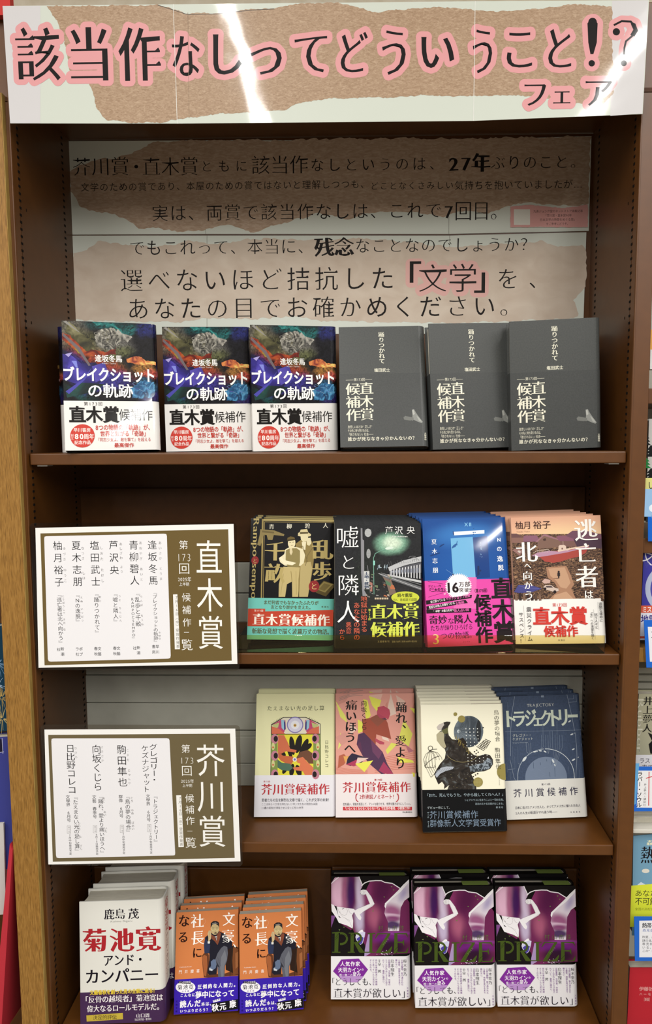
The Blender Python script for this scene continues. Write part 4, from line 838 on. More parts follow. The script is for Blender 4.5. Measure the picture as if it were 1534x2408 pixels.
q.poly([(500, 410), (590, 320), (820, 390), (815, 480), (505, 500)], '#7f6256'); q.poly([(575, 365), (612, 352), (622, 385), (585, 392)], '#4a3634'); q.poly([(760, 330), (800, 318), (1000, 318), (1060, 390), (800, 392)], '#87586a'); q.poly([(815, 392), (1055, 390), (1060, 470), (820, 475)], '#7a5a54'); q.poly([(890, 320), (985, 250), (1160, 245), (1390, 300), (1392, 380), (1020, 370)], '#6f4c5c'); q.poly([(1000, 370), (1392, 360), (1395, 500), (1050, 470)], '#4e3a48')
q.poly([(620, 760), (900, 740), (960, 860), (1010, 1000), (970, 1060), (1040, 1215), (640, 1225), (800, 1080), (740, 980), (640, 900)], '#a97f64'); q.poly([(650, 780), (880, 760), (920, 860), (960, 980), (900, 1060), (820, 1040), (760, 950), (680, 880)], '#c29a7c'); q.poly([(740, 1150), (900, 1100), (1000, 1200), (700, 1222)], '#c29a7c')
q.poly([(500, 590), (640, 545), (900, 520), (1210, 455), (1218, 470), (1170, 560), (1080, 610), (950, 640), (830, 680), (720, 700), (600, 680)], '#a84a42'); q.poly([(420, 600), (500, 555), (660, 530), (780, 540), (980, 515), (1215, 452), (1210, 478), (900, 555), (640, 600), (510, 620)], '#b78fa6'); q.poly([(780, 520), (1215, 448), (1218, 462), (790, 545)], '#e2c9b4')
q.poly([(790, 525), (795, 465), (810, 450), (870, 448), (895, 462), (900, 500), (930, 510), (930, 525)], '#dcc4b4'); q.line([(858, 448), (856, 395)], 5, '#c9b0a0'); q.rect(835, 488, 855, 512, '#7a5a50')
q.line([(440, 560), (500, 525), (650, 510), (670, 535)], 5, '#e0cbb8')
for i in range(8): q.line([(500 + i * 19, 524), (502 + i * 19, 555)], 3, '#e0cbb8')
q.poly([(145, 520), (230, 485), (300, 540), (250, 600)], '#95706a'); q.poly([(220, 540), (240, 522), (272, 545), (252, 565)], '#c9beb4')
for i in range(120):
    s_ = R.choice([0, 1]); x = R.uniform(150, 620) if s_ == 0 else R.uniform(960, 1410); y = R.uniform(650, 1200); a = R.uniform(-.7, .7); l = R.uniform(15, 70)
    q.line([(x, y), (x + l * math.cos(a), y + l * math.sin(a))], R.uniform(3, 8), R.choice(['#2a1f1c', '#8c6a50', '#a8825f', '#4b362c', '#6f5240', '#c09a74', '#35282a']))
q.disc(795, 822, 14, '#2b2426', n=12); q.poly([(778, 835), (812, 835), (814, 880), (804, 885), (802, 915), (788, 915), (786, 885), (776, 878)], '#2f282a'); q.poly([(720, 912), (790, 910), (788, 918), (725, 916)], '#7a5a4a')
q.poly([(170, 1110), (230, 1010), (420, 1015), (560, 1060), (420, 1110), (250, 1125)], '#4a4a84'); q.line([(240, 1020), (330, 1050), (520, 1060)], 5, '#6c6ca8')
q.poly([(580, 1035), (610, 1010), (700, 1015), (735, 1045), (790, 1060), (795, 1090), (740, 1110), (600, 1070)], '#cdb9ac'); q.poly([(612, 1022), (690, 1022), (715, 1045), (625, 1045)], '#4d4044'); q.disc(740, 1105, 22, '#2b2224'); q.disc(605, 1060, 18, '#2b2224'); q.poly([(560, 960), (600, 920), (680, 940), (670, 985), (590, 990)], '#c9a79c')
for i in range(7): x = 180 + i * 55; q.poly([(x, 1120 + R.uniform(0, 30)), (x + 30, 1115), (x + 45, 1225), (x + 10, 1228)], R.choice(['#5a463c', '#7c6252', '#3a2c2a']))
q.flush('artwork', n4, True)
BR = '#3f2422'
q.t('柚月', 190, 120, 412, 228, BR, 's'); q.t('裕子', 440, 112, 684, 224, BR, 's'); q.t('Yuzuki Yuko', 205, 250, 392, 274, '#a07868', 's')
for ch, a in (('逃', (1000, 92, 1345, 395)), ('亡', (1015, 425, 1335, 705)), ('者', (1035, 742, 1345, 1045)), ('は', (1142, 1080, 1280, 1200)), ('北', (188, 405, 505, 690)), ('へ', (285, 695, 438, 785)), ('向', (292, 815, 426, 945)), ('か', (294, 960, 446, 1070)), ('う', (332, 1090, 426, 1218))): q.t(ch, *a, '#f6f3ee', 'mb')
q.flush('title_lettering', n4)
bd = band(n4, W, T, .068, '#efede8', .4, .1)
q.off = .0005; RR = '#cf4038'; DN = '#35333a'
q.t('第173回', 706, 1262, 912, 1312, RR, 's'); q.t('直木賞', 440, 1325, 1186, 1568, RR, 'h'); q.t('候補作', 590, 1582, 1058, 1732, RR, 'h')
q.t('震災クライム', 330, 1318, 422, 1802, '#26242a', 's', v=True, em=74); q.t('サスペンス！', 216, 1392, 318, 1830, '#26242a', 's', v=True, em=68); q.line([(305, 1298), (330, 1795)], 2, DN); q.line([(1335, 1245), (1350, 1635)], 2, DN); q.line([(1277, 1350), (1300, 1765)], 2, DN)
q.t('過酷な運命に', 1348, 1248, 1394, 1520, DN, 's', v=True); q.t('抗う人々と', 1286, 1400, 1332, 1618, DN, 's', v=True); q.t('「生」への渇望を描く', 1218, 1362, 1276, 1772, DN, 's', v=True, em=42); q.t('新潮社', 788, 1768, 882, 1790, DN, 's')
q.flush('band_lettering', bd)
place(n4, (0.35711, 0.01678, 1.05497, -0.09016, 0.16317, 0.03687), names('peach-sky novel with a beached red boat', 5, ' of the stack'), T, dx=-.0055, jit=.0014, seed=4)

# ---------------- pale yellow novel
W, H, T = .1325, .1942, .016
m1 = book('hardcover_novel', '', 'pale yellow novels on the third shelf')
book_body(m1, W, H, T, '#dedcae', .45, .05)
q = Sheet([(603.4, 1629.8), (788.8, 1629.8), (788, 1918.5), (598.7, 1919)], (560, 1560, 3.409), W, H, .5)
q.poly([(265, 485), (362, 425), (545, 425), (662, 480), (664, 905), (260, 905)], '#2a2420'); q.poly([(270, 490), (366, 430), (541, 430), (657, 484), (657, 560), (270, 560)], '#d9d2bc')
q.disc(458, 488, 66, '#7d72a8', n=36); q.disc(458, 488, 58, '#c9c6d8', n=36); q.disc(458, 488, 34, '#dcdce2', n=30); q.disc(457, 492, 13, '#c9a860', n=14); q.disc(457, 492, 6, '#7a4a30', n=10)
for sx in (1, -1):
    X = lambda x: 458 + (x - 458) * sx if sx > 0 else 458 - (x - 458) + 4
    q.poly([(X(270), 490), (X(345), 445), (X(380), 450), (X(384), 520), (X(365), 555)], '#b8466a'); q.poly([(X(345), 447), (X(372), 450), (X(380), 490), (X(372), 535), (X(350), 512)], '#8fb8cc'); q.poly([(X(368), 455), (X(380), 470), (X(382), 520), (X(370), 532)], '#3b3f78')
    q.poly([(X(270), 490), (X(330), 468), (X(322), 508), (X(300), 515)], '#b5b97a'); q.poly([(X(270), 498), (X(330), 520), (X(378), 560), (X(270), 560)], '#cc6a4e')
    for i in range(7): q.line([(X(275 + 12 * i), 482 - 7 * i), (X(272 + 12 * i), 468 - 7 * i)], 2.5, '#3a352c')
q.rect(265, 565, 659, 900, '#7d8f4a'); q.rect(318, 565, 604, 900, '#d8cf3f')
for (x0, y0, x1, y1, w_) in ((425, 580, 445, 730, 22), (500, 570, 470, 715, 26), (560, 600, 490, 760, 24), (395, 640, 430, 760, 16), (440, 800, 425, 900, 20), (470, 810, 500, 900, 22), (360, 880, 400, 800, 18), (340, 700, 380, 740, 18), (520, 860, 500, 820, 18), (590, 640, 530, 690, 20)):
    a = math.atan2(y1 - y0, x1 - x0); q.disc((x0 + x1) / 2, (y0 + y1) / 2, math.dist((x0, y0), (x1, y1)) / 2, '#1e1a18', ry=w_, ang=a, n=20)
q.poly([(322, 570), (370, 570), (405, 640), (418, 680), (470, 690), (465, 712), (430, 706), (385, 700), (345, 720), (320, 700)], '#c2694a'); q.poly([(322, 700), (360, 735), (440, 742), (450, 770), (425, 810), (390, 800), (345, 775), (322, 750)], '#b9623f')
q.poly([(318, 765), (350, 790), (420, 800), (440, 835), (410, 858), (350, 850), (318, 830)], '#4d6a58'); q.poly([(470, 745), (500, 705), (560, 690), (602, 720), (604, 800), (570, 800), (545, 770), (500, 790), (470, 780)], '#6a4634'); q.poly([(468, 760), (520, 745), (560, 790), (604, 830), (604, 900), (540, 898), (520, 860), (450, 850), (440, 830), (490, 825), (500, 800), (475, 790)], '#cf7350')
q.disc(455, 766, 17, '#d9d4d8', n=20); q.disc(455, 766, 9, '#6b6aa0', n=14)
for y in (600, 735, 885):
    for x in (295, 622): q.disc(x, y, 30, '#b87a8a', n=16, ry=40); q.disc(x + (8 if x < 400 else -8), y, 17, '#241d1c', n=14, ry=24)
for y in (660, 800):
    for x in (282, 640): q.disc(x, y, 14, '#c9c58a', n=12, ry=30); q.disc(x, y + 8, 8, '#c2694a', n=10)
q.flush('artwork', m1, True)
q.t('たえまない光の足し算', 234, 333, 696, 373, '#4f5240', 'm'); q.t('日比野コレコ', 697, 612, 726, 832, '#4f5240', 'm', v=True); q.flush('title_lettering', m1)
bd = band(m1, W, T, .0645, '#dfdde2', .45, .05); RE = '#b5353c'; GY = '#55525a'
q.off = .0005; q.t('第173回', 206, 934, 258, 948, RE, 's'); q.t('芥川賞候補作', 190, 958, 738, 1046, RE, 'mb'); q.t('若者たちの生を鮮烈な文章で描く、これが文学の未来！', 192, 1075, 742, 1102, '#2f2c38', 's'); q.t('ここは帰るべき家を持たない少年少女たちの残酷な楽園', 190, 1112, 636, 1131, GY, 'l'); q.t('21歳の新鋭が爆発させる愛と幻想の世界', 190, 1141, 524, 1161, GY, 'l')
q.flush('band_lettering', bd)
place(m1, (-0.05819, 0.05353, 0.75186, 0.02246, 0.27226, -0.00098), ['pale yellow novel with printed eye and two faces, front copy', 'pale yellow novel with printed eye and two faces, directly behind the front copy'], T, gap=.005)

# ---------------- pink dancing figure novel
W, H, T = .1335, .1945, .016
m2 = book('hardcover_novel', '', 'pink faceted novels on the third shelf')
book_body(m2, W, H, T, '#d99a8c', .45, .05)
q = Sheet([(788.8, 1629), (975, 1630), (984, 1918.5), (790, 1920)], (560, 1560, 3.409), W, H, .5)
for pts, c in (([(780, 235), (900, 238), (860, 300), (782, 330)], '#c98d80'), ([(1050, 250), (1160, 240), (1130, 330)], '#e0b4a4'), ([(1225, 240), (1270, 400), (1210, 420), (1195, 380)], '#dcc3b4'), ([(1265, 250), (1340, 300), (1300, 380)], '#d9b7a8'), ([(1050, 255), (1150, 290), (1120, 385), (1075, 330)], '#dedc5a'), ([(1005, 280), (1040, 290), (1065, 410), (1030, 460)], '#dedc5a'), ([(780, 290), (860, 410), (878, 470), (820, 420)], '#d8d66a'),
               ([(960, 440), (1080, 510), (965, 550)], '#dedc5a'), ([(820, 545), (845, 620), (800, 680)], '#d9d878'), ([(1375, 350), (1415, 360), (1415, 400)], '#d2cf55'), ([(1330, 440), (1400, 560), (1370, 660), (1290, 600)], '#d6d463'), ([(1230, 630), (1280, 640), (1200, 720), (1185, 690)], '#d6d463'), ([(780, 580), (860, 540), (900, 600), (830, 650)], '#cf9488'), ([(900, 470), (960, 520), (900, 560)], '#e2c2b4'), ([(1150, 560), (1180, 520), (1215, 620), (1160, 600)], '#e0c8b8'), ([(1180, 330), (1200, 300), (1200, 360)], '#c9897c')):
    q.poly(pts, c)
for i in range(9): q.line([(1100, 760 + i * 13), (1260, 730 + i * 14), (1420, 690 + i * 18)], 3, '#c2705c')
for i in range(7): q.line([(785, 820 + i * 10), (900, 840 + i * 8), (1040, 850 + i * 7)], 3, '#c97a66')
for i in range(3): q.line([(810, 265 + i * 12), (900, 236 + i * 10), (1000, 215 + i * 16)], 3, '#8a8078')
q.poly([(1000, 440), (1060, 430), (1110, 405), (1180, 430), (1200, 470), (1230, 600), (1110, 560), (1105, 640), (1050, 590), (1000, 545)], '#9a4d3c'); q.poly([(1060, 440), (1110, 405), (1190, 440), (1120, 500)], '#8a5040'); q.poly([(1100, 590), (1140, 612), (1175, 625), (1172, 642), (1140, 640), (1105, 618)], '#b04a5c')
q.disc(1165, 388, 52, '#a84358', ry=50, n=9); q.poly([(1120, 345), (1170, 335), (1215, 365), (1222, 400), (1205, 445), (1170, 420), (1120, 395)], '#b34a5c'); q.poly([(1180, 430), (1200, 448), (1150, 440)], '#5a3a48')
q.poly([(965, 560), (1010, 545), (1065, 600), (1160, 700), (1200, 800), (1256, 890), (1165, 890), (1130, 860), (1060, 800), (1000, 730), (952, 640)], '#4f3450'); q.poly([(1065, 600), (1160, 700), (1130, 760), (1080, 700)], '#6a3f5c'); q.poly([(1170, 780), (1230, 855), (1256, 890), (1180, 880), (1130, 850)], '#a03c5c'); q.poly([(952, 640), (1000, 730), (985, 620)], '#5c3550')
q.poly([(880, 745), (915, 710), (980, 730), (1030, 745), (980, 800), (900, 812), (868, 800)], '#30283c'); q.poly([(868, 800), (985, 745), (970, 800), (930, 815)], '#a83a5a'); q.poly([(960, 745), (1050, 750), (945, 800)], '#dcc0b4'); q.poly([(940, 795), (1085, 768), (1015, 862)], '#dedc5a'); q.poly([(808, 730), (850, 716), (880, 750), (850, 800), (800, 830)], '#b06048'); q.poly([(845, 735), (890, 732), (860, 790)], '#d8a05a'); q.poly([(1280, 740), (1400, 770), (1415, 788), (1300, 788)], '#dedc5a'); q.poly([(1340, 640), (1410, 695), (1370, 710)], '#b0707a')
q.poly([(1190, 870), (1200, 905), (1140, 905)], '#c08878'); q.poly([(1395, 865), (1420, 870), (1420, 900), (1400, 900)], '#d8d050')
q.flush('artwork', m2, True)
DK = '#1b1716'
q.t('痛いほうへ', 866, 285, 956, 712, DK, 'mb', v=True, rot=-2.5); q.t('踊れ、愛より', 1270, 305, 1352, 838, DK, 'mb', v=True, rot=-2.5, em=92); q.t('向坂くじら', 986, 292, 1032, 526, DK, 's', v=True); q.flush('title_lettering', m2, True)
bd = band(m2, W, T, .0665, '#e4dcdc', .45, .05)
q.off = .0005; q.t('第173回', 1096, 916, 1158, 932, RE, 'b'); q.t('芥川賞候補作', 840, 940, 1392, 1026, RE, 'mb'); q.t('2作連続ノミネート！', 975, 1040, 1272, 1078, RE, 'mb')
for sx in (-1, 1):
    for i in range(7): a = math.radians(-50 + i * 20); q.disc(1118 + sx * (150 + 22 * math.cos(a)), 1064 + 34 * math.sin(a), 9, RE, ry=3.5, ang=sx * (a + 1.2), n=8)
q.t('恋を疑い、家庭を拒否して、アンノは走りだす。世界を置き去りにして――。', 842, 1108, 1398, 1130, '#3a343a', 's'); q.rect(842, 1140, 1398, 1168, '#c0353c'); q.t('『いなくなくならなくならないで』で注目の著者、小説第二作！', 848, 1143, 1394, 1165, '#f6e8e6', 'b'); q.t('河出書房新社', 1322, 1176, 1400, 1190, '#3a343a', 's')
q.flush('band_lettering', bd)
place(m2, (0.0761, 0.05295, 0.75236, 0.01189, 0.28894, 0.00619), ['pink novel with a faceted dancing figure, front copy', 'pink novel with a faceted dancing figure, directly behind the front copy'], T, gap=.004)

# ---------------- cream collage novel stack
W, H, T = .1335, .1943, .0115
m3 = book('hardcover_novel', '', 'cream collage novels on the third shelf')
book_body(m3, W, H, T, '#eae6cf', .45, .05, ends=[(.62, .97, '#8a4a4e', .0045)])
q = Sheet([(989, 1653.6), (1184, 1653), (1193.5, 1951), (996.7, 1955)], (970, 1630, 6.39), W, H, .5)
COL = ramp_mat('collage_print', [(0.35, '#1d1a18'), (0.55, '#332d28'), (0.68, '#5a5f60'), (0.8, '#8d9294')], nscale=60, detail=8, rough=.5, distort=2)
COL2 = ramp_mat('collage_print_sphere', [(0.35, '#3c434a'), (0.6, '#6a747c'), (0.8, '#a9b0b4')], nscale=40, detail=5, rough=.5, distort=1)
OL = '#8f8348'
q.poly([(365, 495), (400, 455), (470, 425), (520, 410), (575, 415), (572, 440), (545, 480), (535, 530), (550, 620), (600, 680), (660, 690), (760, 660), (810, 720), (850, 850), (930, 920), (1000, 935), (1100, 905), (1170, 920), (1215, 990), (1215, 1060), (1170, 1130), (1080, 1165), (960, 1175), (890, 1210), (930, 1290), (965, 1400), (965, 1445), (525, 1452), (545, 1400), (560, 1370), (480, 1430), (485, 1370), (450, 1320), (395, 1362), (350, 1260), (330, 1200), (370, 1130), (420, 1050), (490, 970), (505, 880), (490, 830), (430, 780), (370, 700), (362, 610), (400, 570), (440, 545), (385, 540)], COL)
q.poly([(365, 495), (400, 455), (470, 425), (480, 460), (440, 520), (440, 545), (385, 540)], '#b9b0a8'); q.poly([(362, 610), (400, 570), (480, 560), (480, 700), (510, 790), (490, 820), (430, 780), (370, 700)], '#a8a184'); q.poly([(440, 545), (535, 500), (540, 590), (480, 600)], '#5c5c3c')
q.disc(848, 565, 222, COL2, ry=240, n=40, ang=.1); q.disc(1000, 560, 40, '#2a2c2e', n=7, ry=180); q.disc(865, 575, 32, '#3c444c', n=16); q.disc(700, 560, 26, '#b4bcc0', n=14)
for i in range(9): a = math.radians(-75 + i * 22); q.line([(700, 560), (740 + 80 * math.cos(a), 560 + 150 * math.sin(a))], 3, '#2d3438')
q.poly([(650, 700), (765, 655), (810, 715), (830, 800), (760, 790), (700, 760)], '#27211c')
for i in range(30): x = R.uniform(640, 880); q.line([(x, 560 + (x - 640) * 1.15 + R.uniform(20, 90)), (x + R.uniform(-40, 40), 600 + (x - 640) * 1.15 + R.uniform(20, 90))], 3, R.choice(['#a08c48', '#b8a458', '#7a6a38']))
for r_ in range(6):
    for c_ in range(4): q.disc(808 + c_ * 58 + r_ * 3, 522 + r_ * 51, 8, '#dfe2dc', n=8)
for r_ in range(4):
    for c_ in range(6): q.disc(836 + c_ * 58 + r_ * 2, 912 + r_ * 47 + (c_ % 2) * 10, 7, '#dfe2dc', n=8)
q.poly([(860, 1090), (960, 1060), (1060, 1040), (1140, 960), (1200, 990), (1205, 1060), (1150, 1130), (1000, 1165), (880, 1170)], ramp_mat('marbled', [(0.45, '#2d3236'), (0.6, '#8f9aa4')], nscale=150, detail=5, rough=.5, distort=2))
q.poly([(365, 1160), (430, 1110), (520, 1088), (628, 1095), (610, 1130), (500, 1160), (420, 1200), (370, 1260), (345, 1220)], '#a9afb8')
for i in range(8): q.line([(400 + i * 26, 1105 + (8 - i) * 3), (425 + i * 26, 1175 - i * 4)], 2.5, '#3c3c40')
q.arc(760, 850, 255, 175, 25, 155, 4, '#a89a68'); 
for i in range(8): q.line([(970 + i * 18, 790 - i * 16), (1080 + i * 14, 855 - i * 20)], 7, '#241c18')
for i in range(4): q.line([(1010 + i * 34, 825 - i * 2), (1075 + i * 34, 700 + i * 4)], 6, '#2c241e')
for x, y in ((938, 868), (970, 845), (962, 898), (992, 876), (985, 1198), (952, 1218), (920, 1242), (1068, 505)): q.disc(x, y, 11, '#27211c', n=8)
q.disc(648, 298, 28, OL, n=20); q.disc(742, 372, 54, OL, n=24); q.disc(990, 1325, 72, OL, n=28); q.disc(1385, 1170, 112, OL, ry=122, n=36)
for i in range(6): q.line([(940 + i * 18, 1270), (940 + i * 18, 1380)], 2, '#b8ae78'); q.line([(930, 1280 + i * 18), (1050, 1280 + i * 18)], 2, '#b8ae78')
# birdcage
q.arc(272, 812, 34, 34, 0, 360, 7, '#2a2420', 18); q.line([(250, 850), (300, 830), (370, 826)], 6, '#2a2420')
for dx in (-95, -60, -20, 25, 70): q.line([(268, 850), (268 + dx * .7, 905), (268 + dx * 1.05, 985), (285 + dx * .95, 1100)], 4.5, '#332b25')
for dx in (60, 110, 150): q.line([(275, 850), (275 + dx * .7, 880), (290 + dx, 950), (300 + dx, 990)], 4, '#332b25')
q.line([(188, 1085), (240, 1020), (330, 955), (410, 930)], 7, '#332b25'); q.arc(270, 1075, 85, 34, 20, 180, 5, '#332b25'); 
for i in range(5): q.line([(205 + i * 32, 1100 - i * 8), (280 + i * 20, 1250 - i * 30)], 4, '#332b25')
q.line([(285, 1250), (420, 1120)], 6, '#332b25'); q.line([(190, 1000), (200, 1110)], 5, '#332b25')
for i in range(24): x = R.uniform(560, 950); y = R.uniform(1180, 1440); q.line([(x, y), (x + R.uniform(-22, 22), y + R.uniform(-18, 18))], 3, R.choice(['#8a8478', '#a49866', '#6c6862']))
q.flush('artwork', m3, True)
q.t('鳥の夢の場合', 1226, 236, 1300, 715, '#2b2622', 'm', v=True, rot=.8); q.t('駒田隼也', 1240, 806, 1316, 1130, '#2b2622', 'm', v=True, rot=.6); q.t('Shunya Komada', 1298, 1218, 1318, 1372, '#4a443c', 'l', v=True); q.flush('title_lettering', m3)
bd = band(m3, W, T, .0635, '#121315', .35, .1); BL = '#77899c'; WG = '#9fb0b8'
q.off = .0005; q.t('「おれ、死んでもうた。やから殺してくれへん？」', 196, 1492, 1396, 1552, WG, 's', em=56); q.t('シェアハウスに住まう二人と一羽の文鳥。', 786, 1575, 1388, 1610, WG, 'r'); q.t('混沌の五十五日間がはじまる。', 944, 1632, 1386, 1664, WG, 'r'); q.t('講談社', 1254, 1684, 1364, 1712, WG, 's'); q.t('デビュー作にして、', 228, 1688, 590, 1728, '#b9c4c8', 's')
q.t('第173回', 228, 1770, 252, 1860, WG, 's', v=True, upright=True); q.t('芥川賞候補作', 262, 1755, 998, 1872, BL, 's'); q.t('第68回', 234, 1905, 256, 1998, WG, 's', v=True, upright=True); q.t('群像新人文学賞受賞作', 268, 1885, 1326, 1996, BL, 's')
q.flush('band_lettering', bd)
place(m3, (0.21482, 0.01743, 0.75102, 0.04921, 0.22803, -0.00481), names('cream novel with bird-cage collage, black band', 7, ' of the stack'), T, dx=.0004, jit=.001, seed=2, gap=.0019)

# ---------------- navy star-chart novel
W, H, T = .1335, .194, .016
m4_ = book('hardcover_novel', '', 'navy chart novels on the third shelf')
NAVY = ramp_mat('navy_jacket', [(0.3, '#39465c'), (0.7, '#42506a')], nscale=300, detail=3, rough=.5)
book_body(m4_, W, H, T, None, cmat=NAVY, ends=[(.0, .35, '#303c50', .006)])
q = Sheet([(1177, 1637), (1365, 1630), (1384, 1919), (1194, 1927)], (1170, 1620, 6.67), W, H, .5)
LN = '#8d99a8'
q.disc(766, 1390, 328, '#6e7c92', ry=330, n=60)
for i in range(14): a = R.uniform(0, 3.14); r_ = R.uniform(20, 300); x = 766 + r_ * math.cos(a); y = 1400 - r_ * abs(math.sin(a)); q.line([(x, y), (x + R.uniform(-80, 80), y + R.uniform(-30, 30))], 2, '#7d8aa0')
for x, y, l in ((565, 1150, 90), (675, 1150, 40), (850, 1120, 60), (900, 1230, 140), (820, 1300, 70), (770, 1100, 30)): q.line([(x, y), (x + 6, y + l)], 7, '#4a586e')
q.arc(766, 1360, 445, 425, 180, 265, 8, '#a8b2bc', 26); q.arc(766, 1360, 440, 425, -92, 2, 9, '#c4ccd0', 30); q.line([(322, 1360), (322, 1440)], 8, '#a8b2bc'); q.line([(1206, 1360), (1212, 1400)], 9, '#c4ccd0')
q.line([(268, 98), (225, 380), (205, 700), (208, 1050)], 6, LN); q.line([(1095, 75), (1165, 390), (1215, 650)], 6, LN); q.line([(1225, 690), (1245, 900), (1250, 1050), (1232, 1390)], 6, LN); q.line([(120, 668), (660, 655), (1320, 636)], 3, LN)
for r_ in ([(1110, 145), (1200, 142), (1200, 85)], [(1120, 198), (1245, 190), (1240, 85)]): q.line(r_, 3.5, LN)
for x in (690, 715, 755, 795, 825, 862, 905, 935, 975, 1015):
    y0 = {715: 500, 935: 500, 825: 650, 862: 650}.get(x, 715); q.line([(x, y0), (x + 6, 905)], 5, '#6f7e92')
    q.line([(x + 6, 905), (915 if x > 850 else (800 if x > 740 else 672), 1210 if x > 850 else (1010 if x > 740 else 950))], 2.5, LN)
for x, y in ((450, 830), (490, 850), (520, 840)): q.line([(x, y), (x + 10, 985), (505, 1020)], 3.5, LN)
for x, y0, y1 in ((160, 200, 900), (240, 900, 1150), (320, 900, 1180), (270, 1060, 1240), (205, 1300, 1420), (1285, 340, 480), (1300, 660, 720), (1320, 850, 900), (1120, 1210, 1330), (1285, 1260, 1390), (150, 1150, 1300)):
    q.line([(x, y0), (x + 5, y1)], 7, '#55637a')
for x, y, a, r_ in ((425, 1095, -.9, 48), (585, 980, -.1, 28), (622, 972, 0, 14), (675, 965, .1, 24), (748, 978, .5, 26), (1170, 705, -.4, 26), (1215, 684, -.3, 12), (1192, 940, -.4, 24), (1195, 1105, -.5, 30), (875, 1125, 1.1, 34), (900, 1190, 1.1, 20), (1135, 500, -.6, 26), (1270, 1065, -.5, 12)): q.disc(x, y, r_, '#c9d0d2', ry=r_ * .42, ang=a, n=14)
q.line([(200, 1110), (260, 1380), (285, 1430)], 5, LN); q.line([(165, 1262), (280, 1250)], 4, LN); q.line([(330, 1160), (360, 1185)], 4, LN)
q.rect(685, 88, 728, 120, '#8290a2')
q.flush('artwork', m4_, True)
q.t('TRAJECTORY', 460, 216, 892, 280, '#c3c8c4', 'm'); TC = '#c6d0c0'
for ch, a in (('ト', (146, 332, 272, 592)), ('ラ', (252, 342, 425, 588)), ('ジ', (438, 306, 604, 580)), ('ェ', (572, 444, 700, 576)), ('ク', (690, 318, 838, 576)), ('ト', (852, 314, 972, 578)), ('リ', (975, 308, 1096, 574)), ('ー', (1108, 386, 1262, 442))): q.fit(ch, *a, TC, 'mh')
q.t('グレゴリー・', 238, 702, 540, 752, '#c9cec8', 's', em=50); q.t('ケズナジャット', 238, 764, 565, 806, '#c9cec8', 's', em=46); q.t('Gregory Khezrnejat', 238, 828, 482, 852, '#98a4b0', 's'); q.flush('title_lettering', m4_)
bd = band(m4_, W, T, .0605, '#dcdbd4', .45, .05); NV = '#1f1c3c'
q.off = .0005; q.t('第173回', 692, 1474, 830, 1506, NV, 's'); q.t('芥川賞候補作', 255, 1555, 1275, 1702, NV, 's', em=142); q.t('日本に逃げたアメリカ人と、かつてアメリカに憧れた日本人', 280, 1835, 1300, 1880, NV, 'r'); q.t('トラジェクトリー', 505, 1902, 636, 1916, NV, 'r'); q.t('2人の人生の軌道がすれ違う時――', 285, 1920, 940, 1962, NV, 'r'); q.t('文藝春秋', 1142, 1908, 1300, 1936, NV, 's', em=26)
q.flush('band_lettering', bd)
place(m4_, (0.3539, 0.05407, 0.75176, 0.05862, 0.22255, 0.01452), names('navy star-chart novel with pale lettering', 3, ' of the stack'), T, dx=-.003, gap=.0024)

# ---------------- thick white biography
W, H, T = .1357, .1937, .042
p1 = book('thick_biography', '', 'thick white biographies on the bottom shelf')
book_body(p1, W, H, T, '#deddd5', .4, .05)
q = Sheet([(185.8, 2123), (384, 2112.6), (388, 2404), (190.5, 2408)], (180, 2100, 6.39), W, H, .45)
RB = '#a8242c'; BK2 = '#15101c'
q.t('鹿島', 412, 246, 722, 406, BK2, 'mb'); q.t('茂', 775, 232, 930, 392, BK2, 'mb'); q.t('Kashima Shigeru', 505, 414, 832, 450, '#4a4644', 'l', skew=.25)
for ch, a in (('菊', (105, 545, 440, 900)), ('池', (505, 535, 840, 890)), ('寛', (905, 510, 1245, 880))): q.t(ch, *a, RB, 'mh')
q.t('アンド・', 395, 930, 1030, 1110, BK2, 'mb', em=190); q.t('カンパニー', 130, 1140, 1235, 1380, BK2, 'mb', em=240); q.flush('title_lettering', p1)
bd = band(p1, W, T, .0505, '#43294e', .35, .1)
q.off = .0005; q.t('文藝春秋を創った男の全貌に迫る！', 200, 1462, 1210, 1530, '#e0c43c', 'h'); q.t('「反骨の越境者」菊池寛は', 80, 1545, 1300, 1660, '#efe9ea', 'mb', em=112); q.t('偉大なるロールモデルだ。', 160, 1680, 1300, 1790, '#efe9ea', 'mb', em=112)
q.poly([(150, 1830), (690, 1800), (695, 1895), (155, 1922)], ramp_mat('yellow_label', [(0.3, '#b8a038'), (0.7, '#cdb848')], nscale=30, rough=.4)); q.t('決定的評伝', 246, 1832, 600, 1902, '#2a2024', 's'); q.t('山口周', 890, 1812, 1098, 1876, '#f0eaec', 'mb'); q.t('（独立研究者・著作家）', 850, 1886, 1140, 1920, '#e4dce2', 's')
q.flush('band_lettering', bd)
s2 = Sheet([(0, 0), (46, 0), (46, 194), (0, 194)], (0, 0, 1), T, H, .45)
spine_print(s2, lambda s: (s.t('菊池寛', 13, 8, 33, 62, RB, 'mb', v=True), s.t('アンド・カンパニー', 16, 66, 30, 138, '#6a2a38', 'mb', v=True)), W, 'spine_lettering', p1, T)
B = 'thick white biography with purple band'
place(p1, (-0.33529, 0.00538, 0.42721, 0.03053, 0.12927, 0.02229), names(B, 3, ' of its row'), T, dx=.0055, gap=.0024)

